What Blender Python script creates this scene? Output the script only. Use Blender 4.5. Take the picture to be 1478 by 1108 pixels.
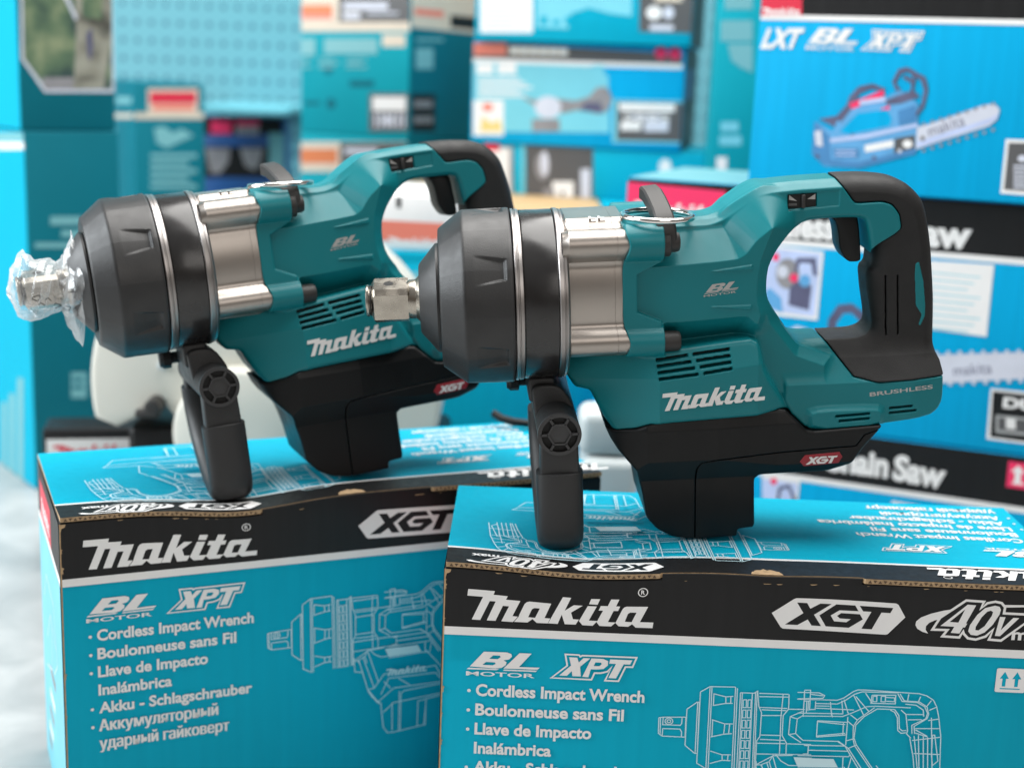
import bpy, bmesh, math, random
import numpy as np
from mathutils import Vector, Matrix
from mathutils.geometry import tessellate_polygon

for o in list(bpy.data.objects):
    bpy.data.objects.remove(o, do_unlink=True)
scn = bpy.context.scene
COL = scn.collection
R_ = math.radians
random.seed(7)
NR = np.random.default_rng(7)

# ------------------------------------------------------------------ camera
CAM_Z = 0.624
FPX, PITCH, ROLL = 2018.86, R_(12.6417), R_(2.2811)
CX, CY = 739.0, 554.0
_cp, _sp, _cr, _sr = math.cos(PITCH), math.sin(PITCH), math.cos(ROLL), math.sin(ROLL)
fwd = Vector((0, _cp, -_sp)); upw = Vector((0, _sp, _cp)); rgt = Vector((1, 0, 0))
c_r = rgt * _cr + upw * _sr
c_u = upw * _cr - rgt * _sr
cam_d = bpy.data.cameras.new('camera'); cam = bpy.data.objects.new('camera', cam_d)
COL.objects.link(cam)
cam.matrix_world = Matrix(((c_r.x, c_u.x, -fwd.x, 0), (c_r.y, c_u.y, -fwd.y, 0),
                           (c_r.z, c_u.z, -fwd.z, CAM_Z), (0, 0, 0, 1)))
cam_d.sensor_width = 36.0
cam_d.lens = FPX * 36.0 / 1478.0
cam_d.clip_start = 0.02; cam_d.clip_end = 60
cam_d.dof.use_dof = True
cam_d.dof.focus_distance = 1.0
cam_d.dof.aperture_fstop = cam_d.lens / 12.0
scn.camera = cam

# ------------------------------------------------------------------ world and lamps
w = bpy.data.worlds.new('World'); scn.world = w; w.use_nodes = True
wt = w.node_tree; wb = wt.nodes['Background']
_tc = wt.nodes.new('ShaderNodeTexCoord'); _sx = wt.nodes.new('ShaderNodeSeparateXYZ'); _mr = wt.nodes.new('ShaderNodeMapRange'); _rp = wt.nodes.new('ShaderNodeValToRGB')
_mr.inputs['From Min'].default_value = -1; _mr.inputs['From Max'].default_value = 1
wt.links.new(_tc.outputs['Generated'], _sx.inputs[0]); wt.links.new(_sx.outputs['Z'], _mr.inputs['Value']); wt.links.new(_mr.outputs['Result'], _rp.inputs['Fac'])
_e = _rp.color_ramp.elements
_e[0].position = 0.0; _e[0].color = (0.20, 0.165, 0.135, 1); _e[1].position = 1.0; _e[1].color = (0.95, 0.95, 0.95, 1)
for _p, _c in ((0.44, (0.30, 0.245, 0.20, 1)), (0.56, (0.42, 0.36, 0.31, 1)), (0.72, (0.80, 0.77, 0.74, 1))):
    _n = _e.new(_p); _n.color = _c
wt.links.new(_rp.outputs['Color'], wb.inputs['Color']); wb.inputs['Strength'].default_value = 0.36
def area(name, loc, target, sx, sy, power, col):
    l = bpy.data.lights.new(name, 'AREA'); l.shape = 'RECTANGLE'; l.size = sx; l.size_y = sy
    l.energy = power; l.color = col
    o = bpy.data.objects.new(name, l); COL.objects.link(o); o.location = loc
    o.rotation_euler = (Vector(target) - Vector(loc)).to_track_quat('-Z', 'Y').to_euler()
    return o
area('window_light', (-2.7, 0.9, 1.5), (0.0, 1.2, 0.35), 2.2, 1.8, 135, (0.90, 0.96, 1.0))
area('ceiling_light', (0.2, 1.5, 2.6), (0.1, 1.4, 0), 2.6, 2.2, 128, (1.0, 0.98, 0.95))
area('room_light', (0.9, -1.6, 1.6), (0.1, 1.2, 0.4), 1.6, 1.2, 13, (1.0, 0.95, 0.90))
scn.view_settings.view_transform = 'Standard'
try: scn.view_settings.look = 'None'
except Exception: pass
scn.view_settings.exposure = 0.0; scn.view_settings.gamma = 1.0
scn.view_settings.use_curve_mapping = False

# ------------------------------------------------------------------ helpers
def ray(px, py):
    a, b = px - CX, py - CY
    u = _cr * a + _sr * b; v = -_sr * a + _cr * b
    X, zc = u / FPX, -v / FPX
    return Vector((X, _cp + _sp * zc, -_sp + _cp * zc))
def at(px, py, Y):
    d = ray(px, py); k = Y / d.y
    return Vector((d.x * k, Y, CAM_Z + d.z * k))

def tag(o, label=None, cat=None, group=None, kind=None):
    if label: o['label'] = label
    if cat: o['category'] = cat
    if group: o['group'] = group
    if kind: o['kind'] = kind
    return o
def empty(name, loc=(0, 0, 0), rot=(0, 0, 0)):
    o = bpy.data.objects.new(name, None); COL.objects.link(o)
    o.empty_display_size = 0.02
    o.location = loc; o.rotation_euler = rot
    return o
def link(name, me, mats, parent=None, label=None):
    o = bpy.data.objects.new(name, me); COL.objects.link(o)
    for m in (mats if isinstance(mats, (list, tuple)) else [mats]):
        me.materials.append(m)
    if parent: o.parent = parent
    if label: o['label'] = label
    return o

class MB:
    """collects faces of several materials for one mesh"""
    def __init__(s): s.v = []; s.f = []; s.m = []; s.sm = []
    def add(s, vs, fs, mi=0, smooth=False):
        b = len(s.v); s.v += [tuple(x) for x in vs]
        for f in fs:
            s.f.append(tuple(b + i for i in f)); s.m.append(mi); s.sm.append(smooth)
    def quad(s, a, b, c, d, mi=0): s.add([a, b, c, d], [(0, 1, 2, 3)], mi)
    def box(s, lo, hi, mi=0):
        x0, y0, z0 = lo; x1, y1, z1 = hi
        s.add([(x0,y0,z0),(x1,y0,z0),(x1,y1,z0),(x0,y1,z0),(x0,y0,z1),(x1,y0,z1),(x1,y1,z1),(x0,y1,z1)],
              [(0,3,2,1),(4,5,6,7),(0,1,5,4),(1,2,6,5),(2,3,7,6),(3,0,4,7)], mi)
    def bm(s, b, mi=0, smooth=False, M=None, flatcaps=False):
        b.verts.ensure_lookup_table(); b.verts.index_update()
        k = len(s.sm)
        s.add([(M @ v.co if M else v.co) for v in b.verts], [[v.index for v in f.verts] for f in b.faces], mi, smooth)
        if flatcaps:
            for i, f in enumerate(b.faces):
                if len(f.verts) > 5: s.sm[k+i] = False
        b.free()
    def rbox(s, lo, hi, r=0.003, mi=0, seg=3, M=None):
        b = bmesh.new(); bmesh.ops.create_cube(b, size=1)
        for v in b.verts:
            v.co = Vector([(lo[i] + hi[i]) / 2 + v.co[i] * (hi[i] - lo[i]) for i in range(3)])
        bmesh.ops.bevel(b, geom=list(b.edges), offset=r, segments=seg, profile=0.5, affect='EDGES')
        s.bm(b, mi, True, M)
    def prism(s, pts, y0, y1, r=0.0, mi=0, seg=3, M=None, smooth=True):
        """polygon in x,z extruded along y"""
        b = bmesh.new()
        f = b.faces.new([b.verts.new((x, y0, z)) for x, z in pts])
        e = bmesh.ops.extrude_face_region(b, geom=[f])
        nv = [g for g in e['geom'] if isinstance(g, bmesh.types.BMVert)]
        for v in nv: v.co.y = y1
        bmesh.ops.recalc_face_normals(b, faces=list(b.faces))
        if r > 0:
            ed = [e_ for e_ in b.edges if len({round(v.co.y, 6) for v in e_.verts}) == 1]
            bmesh.ops.bevel(b, geom=ed, offset=r, segments=seg, profile=0.5, affect='EDGES')
        s.bm(b, mi, smooth, M, True)
    def lathe(s, prof, axis='x', n=64, c=(0, 0, 0), mi=0, rf=None, smooth=True, caps=True):
        vs = []; fs = []; m = len(prof)
        for i, (a, r) in enumerate(prof):
            for k in range(n):
                t = 2 * math.pi * k / n
                rr = rf(a, r, t) if rf else r
                p = (a, rr * math.cos(t), rr * math.sin(t))
                if axis == 'y': p = (p[1], a, p[2])
                elif axis == 'z': p = (p[1], p[2], a)
                vs.append((p[0] + c[0], p[1] + c[1], p[2] + c[2]))
        for i in range(m - 1):
            for k in range(n):
                k2 = (k + 1) % n
                q = (i*n+k, (i+1)*n+k, (i+1)*n+k2, i*n+k2)
                fs.append(q if axis != 'y' else q[::-1])
        if caps:
            fs.append(tuple(range(n))); fs.append(tuple(range((m-1)*n, m*n))[::-1])
        s.add(vs, fs, mi, smooth)
    def tube(s, path, r, n=12, mi=0, closed=False, prof=None, upv=(0, 0, 1)):
        """sweep a circle, or a profile list of (a,b), along a path"""
        P = [Vector(p) for p in path]; vs = []; fs = []
        pr = prof or [(r * math.cos(2*math.pi*k/n), r * math.sin(2*math.pi*k/n)) for k in range(n)]
        n = len(pr); m = len(P)
        for i, p in enumerate(P):
            a = P[(i-1) % m] if (closed or i > 0) else p
            b = P[(i+1) % m] if (closed or i < m-1) else p
            t = (b - a).normalized(); u = Vector(upv)
            side = t.cross(u)
            if side.length < 1e-4: side = t.cross(Vector((1, 0.01, 0)))
            side.normalize(); up2 = side.cross(t)
            for x, y in pr: vs.append(p + side * x + up2 * y)
        for i in range(m if closed else m - 1):
            j = (i + 1) % m
            for k in range(n):
                k2 = (k + 1) % n
                fs.append((i*n+k, i*n+k2, j*n+k2, j*n+k))
        if not closed: fs += [tuple(range(n))[::-1], tuple(range((m-1)*n, m*n))]
        s.add(vs, fs, mi, True)
    def mesh(s, name, sharp=40, scale=1.0):
        me = bpy.data.meshes.new(name)
        me.from_pydata([(x*scale, y*scale, z*scale) for x, y, z in s.v], [], s.f)
        me.polygons.foreach_set('material_index', s.m)
        me.polygons.foreach_set('use_smooth', s.sm)
        me.update(); me.validate()
        b = bmesh.new(); b.from_mesh(me)
        bmesh.ops.remove_doubles(b, verts=list(b.verts), dist=1e-6)
        b.to_mesh(me); b.free()
        try: me.set_sharp_from_angle(angle=R_(sharp))
        except Exception: pass
        return me
    def build(s, name, mats, parent=None, label=None, sharp=40, scale=1.0):
        return link(name, s.mesh(name, sharp, scale), mats, parent, label)

def chaikin(p, n=1, a=0.25, closed=True):
    p = [tuple(q) for q in p]
    for _ in range(n):
        q = []
        m = len(p)
        for i in range(m if closed else m - 1):
            x0, y0 = p[i]; x1, y1 = p[(i+1) % m]
            q.append((x0 + (x1-x0)*a, y0 + (y1-y0)*a)); q.append((x0 + (x1-x0)*(1-a), y0 + (y1-y0)*(1-a)))
        if not closed: q = [p[0]] + q + [p[-1]]
        p = q
    return p
def rect(x0, y0, x1, y1): return [(x0, y0), (x1, y0), (x1, y1), (x0, y1)]
def rrect(x0, y0, x1, y1, r, n=4):
    out = []
    for cx_, cy_, a0 in ((x1-r, y1-r, 0), (x0+r, y1-r, 90), (x0+r, y0+r, 180), (x1-r, y0+r, 270)):
        for k in range(n+1):
            t = R_(a0 + 90*k/n); out.append((cx_ + r*math.cos(t), cy_ + r*math.sin(t)))
    return out
def disc(cx_, cy_, rx, ry=None, n=28):
    ry = ry or rx
    return [(cx_ + rx*math.cos(2*math.pi*k/n), cy_ + ry*math.sin(2*math.pi*k/n)) for k in range(n)]

# ------------------------------------------------------------------ materials
def mat(name, col, rough=0.5, metal=0.0, spec=0.5, vary=0.0, vscale=30.0, bump=0.0, bscale=200.0, stretch=None, coat=0.0, rvary=0.0):
    m = bpy.data.materials.new(name); m.use_nodes = True
    nt = m.node_tree; b = nt.nodes['Principled BSDF']
    b.inputs['Base Color'].default_value = (*col, 1); b.inputs['Roughness'].default_value = rough
    b.inputs['Metallic'].default_value = metal
    b.inputs['Specular IOR Level'].default_value = spec
    if coat: b.inputs['Coat Weight'].default_value = coat
    tc = nt.nodes.new('ShaderNodeTexCoord')
    def noise(sc, det=5):
        mp = nt.nodes.new('ShaderNodeMapping')
        if stretch: mp.inputs['Scale'].default_value = stretch
        nt.links.new(tc.outputs['Object'], mp.inputs['Vector'])
        n = nt.nodes.new('ShaderNodeTexNoise'); n.inputs['Scale'].default_value = sc; n.inputs['Detail'].default_value = det
        nt.links.new(mp.outputs['Vector'], n.inputs['Vector']); return n
    if vary:
        n = noise(vscale)
        mr = nt.nodes.new('ShaderNodeMapRange')
        mr.inputs['From Min'].default_value = 0.25; mr.inputs['From Max'].default_value = 0.75
        mr.inputs['To Min'].default_value = 1 - vary; mr.inputs['To Max'].default_value = 1 + vary
        nt.links.new(n.outputs['Fac'], mr.inputs['Value'])
        mx = nt.nodes.new('ShaderNodeVectorMath'); mx.operation = 'SCALE'
        mx.inputs[0].default_value = col
        nt.links.new(mr.outputs['Result'], mx.inputs['Scale'])
        nt.links.new(mx.outputs['Vector'], b.inputs['Base Color'])
    if rvary:
        n = noise(vscale * 1.7)
        mr = nt.nodes.new('ShaderNodeMapRange')
        mr.inputs['From Min'].default_value = 0.3; mr.inputs['From Max'].default_value = 0.7
        mr.inputs['To Min'].default_value = max(rough - rvary, 0.02); mr.inputs['To Max'].default_value = min(rough + rvary, 1)
        nt.links.new(n.outputs['Fac'], mr.inputs['Value']); nt.links.new(mr.outputs['Result'], b.inputs['Roughness'])
    if bump:
        n = noise(bscale, 3)
        bp = nt.nodes.new('ShaderNodeBump'); bp.inputs['Strength'].default_value = bump; bp.inputs['Distance'].default_value = 0.0006
        nt.links.new(n.outputs['Fac'], bp.inputs['Height']); nt.links.new(bp.outputs['Normal'], b.inputs['Normal'])
    return m
M = {}
# tool
M['teal'] = mat('teal_plastic', (0.003, 0.162, 0.186), 0.36, spec=0.32, bump=0.10, bscale=1500, rvary=0.05, vscale=40)
M['rubber'] = mat('black_rubber', (0.010, 0.010, 0.0105), 0.58, spec=0.4, bump=0.30, bscale=1300, vary=0.12, vscale=45, rvary=0.07)
M['boot'] = mat('boot_rubber', (0.013, 0.013, 0.0135), 0.45, spec=0.55, bump=0.18, bscale=1100, vary=0.12, vscale=35, rvary=0.08)
M['blackpl'] = mat('black_plastic', (0.0040, 0.0045, 0.0050), 0.42, spec=0.28, bump=0.12, bscale=1100, rvary=0.06)
M['handle'] = mat('handle_black', (0.016, 0.016, 0.0165), 0.5, spec=0.5, bump=0.14, bscale=1000, rvary=0.06)
M['capgrey'] = mat('cap_charcoal', (0.030, 0.030, 0.031), 0.42, spec=0.5, bump=0.1)
M['glossblack'] = mat('satin_black_band', (0.014, 0.013, 0.013), 0.24, spec=0.6, vary=0.2, vscale=30, rvary=0.08)
M['steel'] = mat('cast_aluminium', (0.37, 0.335, 0.305), 0.34, metal=1.0, rvary=0.02, vscale=15)
M['chrome'] = mat('chromed_steel', (0.78, 0.76, 0.74), 0.12, metal=1.0)
M['ringsteel'] = mat('ring_steel', (0.33, 0.31, 0.30), 0.34, metal=1.0)
M['anvil'] = mat('anvil_steel', (0.40, 0.365, 0.315), 0.28, metal=1.0, vary=0.22, vscale=70, rvary=0.08, bump=0.0, bscale=400)
M['logo'] = mat('logo_silver', (0.70, 0.69, 0.68), 0.4)
M['silverprint'] = mat('silver_print', (0.42, 0.41, 0.40), 0.38, metal=0.3)
M['redbadge'] = mat('red_badge', (0.26, 0.012, 0.022), 0.4)
M['slot'] = mat('slot_black', (0.003, 0.003, 0.003), 0.7)
M['boltblack'] = mat('bolt_black', (0.022, 0.020, 0.019), 0.5, bump=0.1)
# cartons
ST = (1.0, 1.0, 0.06)
M['cyan'] = mat('carton_cyan', (0.0, 0.35, 0.50), 0.6, spec=0.12, vary=0.035, vscale=130, bump=0.06, bscale=260, stretch=ST, rvary=0.05)
M['cyan_end'] = mat('carton_cyan_end', (0.012, 0.45, 0.58), 0.5, vary=0.04, vscale=60)
M['black'] = mat('carton_black', (0.0105, 0.0105, 0.011), 0.45, spec=0.25, vary=0.15, vscale=120, bump=0.06, bscale=260, stretch=ST, rvary=0.05)
M['white'] = mat('carton_white', (0.76, 0.75, 0.74), 0.5, vary=0.02, vscale=90)
M['line'] = mat('drawing_line', (0.52, 0.72, 0.78), 0.5)
M['kraft'] = mat('kraft_board', (0.40, 0.27, 0.15), 0.8, vary=0.25, vscale=200, bump=0.5, bscale=700)
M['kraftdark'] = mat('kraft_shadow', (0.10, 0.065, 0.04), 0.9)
M['red'] = mat('carton_red', (0.62, 0.018, 0.05), 0.45)
M['pink'] = mat('carton_pink_red', (0.80, 0.03, 0.12), 0.4)
M['salmon'] = mat('carton_salmon', (0.75, 0.20, 0.14), 0.5)
M['blue'] = mat('carton_sky_blue', (0.0, 0.35, 0.64), 0.55, spec=0.12, vary=0.07, vscale=95, bump=0.12, bscale=130, stretch=ST)
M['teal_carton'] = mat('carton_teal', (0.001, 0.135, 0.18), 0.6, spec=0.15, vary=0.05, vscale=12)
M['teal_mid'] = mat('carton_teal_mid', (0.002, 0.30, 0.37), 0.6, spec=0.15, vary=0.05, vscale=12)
M['ltcyan'] = mat('carton_pale_cyan', (0.16, 0.52, 0.62), 0.5, vary=0.06, vscale=14)
M['picblue'] = mat('picture_blue', (0.10, 0.33, 0.60), 0.5, vary=0.15, vscale=40)
M['picdeep'] = mat('picture_deep_blue', (0.05, 0.20, 0.42), 0.5, vary=0.15, vscale=40)
M['picdark'] = mat('picture_slate', (0.09, 0.09, 0.16), 0.5, vary=0.2, vscale=50)
M['picgrey'] = mat('picture_grey', (0.24, 0.23, 0.24), 0.5, vary=0.2, vscale=40)
M['picpale'] = mat('picture_pale', (0.56, 0.58, 0.66), 0.5, vary=0.06, vscale=40)
M['lavender'] = mat('picture_lavender', (0.45, 0.53, 0.76), 0.5, vary=0.12, vscale=25)
M['cream'] = mat('cream_band', (0.60, 0.52, 0.42), 0.5, vary=0.04)
M['orange'] = mat('orange_print', (0.62, 0.17, 0.05), 0.5)
M['greylabel'] = mat('label_grey', (0.085, 0.083, 0.085), 0.45, vary=0.06)
M['faint'] = mat('faint_print', (0.16, 0.40, 0.43), 0.5)
M['yellow'] = mat('yellow_print', (0.70, 0.56, 0.20), 0.5)
M['deepblue'] = mat('deep_blue_print', (0.005, 0.07, 0.24), 0.45)
M['plasticcream'] = mat('cream_plastic', (0.60, 0.585, 0.52), 0.5, vary=0.03, vscale=8)
M['plasticgrey'] = mat('pale_grey_plastic', (0.46, 0.50, 0.50), 0.4)
M['wood'] = mat('counter_wood', (0.50, 0.33, 0.16), 0.5, vary=0.2, vscale=18, stretch=(0.2, 3, 3))
INKS = ['white', 'black', 'line', 'red', 'pink', 'salmon', 'picblue', 'picdeep', 'picdark', 'picgrey', 'picpale', 'lavender',
        'cream', 'orange', 'greylabel', 'faint', 'yellow', 'deepblue', 'kraft', 'ltcyan', 'teal_carton', 'teal_mid', 'cyan', 'blue', 'logo', 'silverprint']
INKI = {k: i for i, k in enumerate(INKS)}

# ------------------------------------------------------------------ flat print
_tx = {}
def text_polys(s, bold=0.0):
    key = (s, bold)
    if key not in _tx:
        cu = bpy.data.curves.new('t', 'FONT'); cu.body = s; cu.size = 1.0; cu.offset = bold; cu.resolution_u = 4
        cu.fill_mode = 'FRONT'
        ob = bpy.data.objects.new('t', cu); COL.objects.link(ob)
        dg = bpy.context.evaluated_depsgraph_get(); dg.update()
        me = bpy.data.meshes.new_from_object(ob.evaluated_get(dg), depsgraph=dg)
        v = [(p.co.x, p.co.y) for p in me.vertices]; f = [tuple(p.vertices) for p in me.polygons]
        bpy.data.objects.remove(ob, do_unlink=True); bpy.data.curves.remove(cu); bpy.data.meshes.remove(me)
        _tx[key] = (v, f)
    return _tx[key]
class Print:
    """flat ink on a plane: O + u*U + v*V, lifted along N by the layer"""
    def __init__(s, O, U, V, N, base=0.0004):
        s.O, s.U, s.V, s.N = Vector(O), Vector(U), Vector(V), Vector(N); s.mb = MB(); s.base = base; s.k = 0
    def P(s, u, v, z): return s.O + s.U * u + s.V * v + s.N * (s.base + z)
    def lift(s): s.k += 1; return s.k * 0.00002
    def poly(s, pts, ink='white', holes=(), z=None):
        z = s.lift() if z is None else z
        loops = [[Vector((x, y, 0)) for x, y in pts]] + [[Vector((x, y, 0)) for x, y in h] for h in holes]
        tri = tessellate_polygon(loops); flat = [p for l in loops for p in l]
        out = []
        for t in tri:
            a, b, c = (flat[i] for i in t)
            out.append(t if (b-a).cross(c-a).z > 0 else t[::-1])
        s.mb.add([s.P(p.x, p.y, z) for p in flat], out, INKI[ink])
    def line(s, pts, wd=0.0007, ink='line', closed=False):
        z = s.lift(); n = len(pts)
        P = [Vector(p) for p in pts]
        L = []; Rr = []
        for i in range(n):
            a = P[i-1] if (i > 0 or closed) else P[i]; b = P[(i+1) % n] if (i < n-1 or closed) else P[i]
            d1 = (P[i]-a); d2 = (b-P[i])
            d1 = d1.normalized() if d1.length > 1e-9 else d2.normalized(); d2 = d2.normalized() if d2.length > 1e-9 else d1
            t = (d1 + d2); t = t.normalized() if t.length > 1e-6 else d1
            nn = Vector((-t.y, t.x)); k = 1 / max(0.5, abs(nn.dot(Vector((-d1.y, d1.x)))))
            L.append(P[i] + nn * wd/2 * k); Rr.append(P[i] - nn * wd/2 * k)
        vs = [s.P(p.x, p.y, z) for p in L] + [s.P(p.x, p.y, z) for p in Rr]
        fs = [(n+i, n+(i+1) % n, (i+1) % n, i) for i in range(n if closed else n-1)]
        s.mb.add(vs, fs, INKI[ink])
    def text(s, t, p0, p1, h, ink='white', bold=0.02, rot180=False):
        """baseline from p0 to p1 in uv, cap height h"""
        v, f = text_polys(t, bold)
        if not f: return
        x0 = min(p[0] for p in v); x1 = max(p[0] for p in v)
        cap, _ = text_polys('H', bold); ch = max(p[1] for p in cap) - min(p[1] for p in cap); cb = min(p[1] for p in cap)
        d = Vector((p1[0]-p0[0], p1[1]-p0[1])); L = d.length; d.normalize(); nn = Vector((-d.y, d.x))
        z = s.lift()
        vs = []
        for x, y in v:
            a = (x-x0)/(x1-x0)*L; b = (y-cb)/ch*h
            q = Vector(p0) + d*a + nn*b; vs.append(s.P(q.x, q.y, z))
        s.mb.add(vs, f, INKI[ink])
    def build(s, name, parent, label=None):
        mb = s.mb
        if not mb.f: return None
        used = sorted(set(mb.m)); mp = {a: i for i, a in enumerate(used)}
        mb.m = [mp[a] for a in mb.m]
        me = bpy.data.meshes.new(name); me.from_pydata(mb.v, [], mb.f)
        me.polygons.foreach_set('material_index', mb.m); me.update()
        return link(name, me, [M[INKS[i]] for i in used], parent, label)

# lettering traced as outlines in a unit frame: x 0..1, y up, same unit
def unit(polys, x0, y0, sc, sh):
    return [[((x-x0)/sc, -((y-y0) - sh*(x-x0))/sc) for x, y in p] for p in polys]
_mk = dict(
 m=[(55,80),(250,88),(240,118),(345,124),(333,153),(438,158),(385,288),(425,291),(390,337),(305,332),(357,207),(312,205),(262,330),(198,327),(258,172),(215,170),(150,325),(88,321),(165,138),(50,132)],
 a=[(505,158),(665,166),(620,297),(662,299),(645,342),(565,340),(532,308),(497,338),(398,335),(430,292),(436,270),(470,182),(485,165)], ah=[(545,212),(583,214),(551,297),(500,293),(526,222)],
 k=[(748,103),(808,106),(765,225),(830,172),(895,175),(812,240),(828,300),(872,303),(850,348),(770,346),(745,262),(718,345),(648,341)],
 d=[(955,112),(1020,114),(1003,164),(940,160)], i=[(932,177),(998,180),(945,310),(1008,313),(975,356),(900,352),(873,316)],
 t=[(1100,117),(1160,120),(1138,180),(1168,182),(1155,222),(1122,221),(1085,322),(1142,325),(1110,360),(1025,357),(1002,325),(1045,218),(1013,217),(1027,175),(1078,177)],
 b=[(1215,184),(1372,190),(1318,322),(1417,326),(1413,373),(1290,369),(1262,340),(1235,362),(1165,358),(1140,330),(1188,204),(1200,190)], bh=[(1245,237),(1290,239),(1258,322),(1208,318),(1228,248)])
MK = {k: unit([v], 50, 325, 1367.0, 0.0345)[0] for k, v in _mk.items()}
def draw_makita(pr, o, ux, uy, ink='white'):
    """o = uv of the lower left, ux = vector for the full width, uy = unit-up vector of the same length scale"""
    def T(p): return [(o[0] + ux[0]*x + uy[0]*y, o[1] + ux[1]*x + uy[1]*y) for x, y in p]
    pr.poly(T(MK['m']), ink); pr.poly(T(MK['a']), ink, [T(MK['ah'])]); pr.poly(T(MK['k']), ink); pr.poly(T(MK['d']), ink)
    pr.poly(T(MK['i']), ink); pr.poly(T(MK['t']), ink); pr.poly(T(MK['b']), ink, [T(MK['bh'])])
_xg = dict(hex=[(300,52),(1310,92),(1335,105),(1418,240),(1258,428),(1235,435),(185,393),(160,375),(58,218),(275,60)],
 X=[(307,100),(410,106),(447,168),(545,112),(660,116),(490,235),(572,358),(475,354),(430,288),(330,350),(202,346),(380,217)],
 G=[(708,118),(900,126),(938,187),(745,182),(660,240),(700,303),(825,310),(868,276),(755,270),(725,243),(765,212),(955,220),(990,275),(855,370),(620,360),(545,240)],
 T=[(945,128),(1287,142),(1262,198),(1172,195),(1090,380),(985,376),(1070,190),(985,187)])
XG = {k: unit([v], 58, 218, 1360.0, 0.018)[0] for k, v in _xg.items()}
def draw_xgt(pr, o, ux, uy, ink='white', inner='black'):
    def T(p): return [(o[0] + ux[0]*x + uy[0]*y, o[1] + ux[1]*x + uy[1]*y) for x, y in p]
    if ink: pr.poly(T(XG['hex']), ink)
    for k in 'XGT': pr.poly(T(XG[k]), inner)
_bl = dict(B=[(185,33),(375,38),(412,52),(418,75),(395,100),(350,108),(375,125),(370,150),(335,175),(285,182),(72,165)],
 h1=[(262,65),(318,67),(325,80),(300,98),(230,96)], h2=[(205,124),(278,127),(286,140),(262,154),(176,150)],
 L=[(480,43),(580,46),(480,166),(652,170),(632,188),(352,181)], b1=[(62,176),(318,186),(290,196),(45,190)], b2=[(358,189),(632,196),(620,208),(348,200)])
BLm = {k: unit([v], 42, 245, 610.0, 0.033)[0] for k, v in _bl.items()}
def draw_bl(pr, o, ux, uy, ink='white'):
    def T(p): return [(o[0] + ux[0]*x + uy[0]*y, o[1] + ux[1]*x + uy[1]*y) for x, y in p]
    pr.poly(T(BLm['B']), ink, [T(BLm['h1']), T(BLm['h2'])])
    for k in ('L', 'b1', 'b2'): pr.poly(T(BLm[k]), ink)
    a, b = T([(0, 0), (0.935, 0)]); hh = math.hypot(*uy) * 0.062
    pr.text('MOTOR', a, b, hh, ink, 0.015)
_xp = dict(out=[(848,57),(962,62),(972,76),(990,66),(1440,78),(1410,163),(1352,162),(1300,290),(1188,286),(1238,162),(1205,205),(1150,220),(1098,220),(1075,280),(740,268),(868,158)],
 X=[(880,82),(948,85),(962,128),(1000,88),(1056,90),(975,165),(985,252),(915,250),(908,205),(868,248),(806,246),(900,155)],
 P=[(1066,90),(1165,93),(1205,112),(1205,150),(1170,182),(1110,188),(1065,186),(1048,258),(998,255)], ph=[(1100,124),(1150,126),(1152,142),(1135,158),(1088,157)],
 T=[(1222,96),(1405,102),(1388,140),(1335,138),(1278,265),(1215,262),(1272,136),(1215,134)])
XP = {k: unit([v], 740, 268, 700.0, 0.03)[0] for k, v in _xp.items()}
def draw_xpt(pr, o, ux, uy, ink='white', outline=0.0012):
    def T(p): return [(o[0] + ux[0]*x + uy[0]*y, o[1] + ux[1]*x + uy[1]*y) for x, y in p]
    if outline: pr.line(T(XP['out']), outline, ink, closed=True)
    pr.poly(T(XP['X']), ink); pr.poly(T(XP['P']), ink, [T(XP['ph'])]); pr.poly(T(XP['T']), ink)
_fv = dict(sw=[(540,232),(420,255),(270,300),(150,355),(95,410),(90,460),(120,510),(190,550),(262,570),(225,520),(225,470),(260,425),(330,388),(400,372)],
 out=[(690,110),(918,122),(885,215),(960,140),(1060,118),(1140,135),(1190,190),(1185,272),(1478,282),(1600,285),(1190,640),(1035,630),(1075,490),(990,590),(870,635),(770,620),(710,560),(700,530),(660,612),(445,602),(500,515),(310,515),(390,350)],
 f=[(715,165),(822,172),(722,418),(738,420),(715,475),(690,474),(655,558),(545,552),(580,468),(405,462)], fh=[(690,230),(625,410),(515,404)],
 o=[(1060,172),(1120,185),(1140,225),(1130,290),(1060,430),(970,535),(880,580),(800,572),(762,525),(775,440),(850,300),(940,205)], oh=[(1015,238),(1045,258),(1035,310),(960,450),(890,510),(850,505),(850,460),(910,330),(970,255)],
 v=[(1140,320),(1210,323),(1170,500),(1310,330),(1385,332),(1170,580),(1105,578)], sw2=[(1185,160),(1478,158),(1700,175),(1850,215),(1900,280),(1820,290),(1720,235),(1478,185),(1190,195)])
FV = {k: unit([v], 90, 460, 1478.0, 0.016)[0] for k, v in _fv.items()}
def draw_40v(pr, o, ux, uy, ink='white'):
    def T(p): return [(o[0] + ux[0]*x + uy[0]*y, o[1] + ux[1]*x + uy[1]*y) for x, y in p]
    pr.poly(T(FV['sw']), ink); pr.poly(T(FV['sw2']), ink)
    pr.poly(T(FV['out']), 'black'); pr.line(T(FV['out']), 0.0018, ink, closed=True)
    pr.poly(T(FV['f']), ink, [T(FV['fh'])]); pr.poly(T(FV['o']), ink, [T(FV['oh'])]); pr.poly(T(FV['v']), ink)
    a, b = T([(0.83, -0.10), (1.17, -0.10)])
    pr.text('max', a, b, math.hypot(*uy) * 0.105, ink, 0.03)

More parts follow.
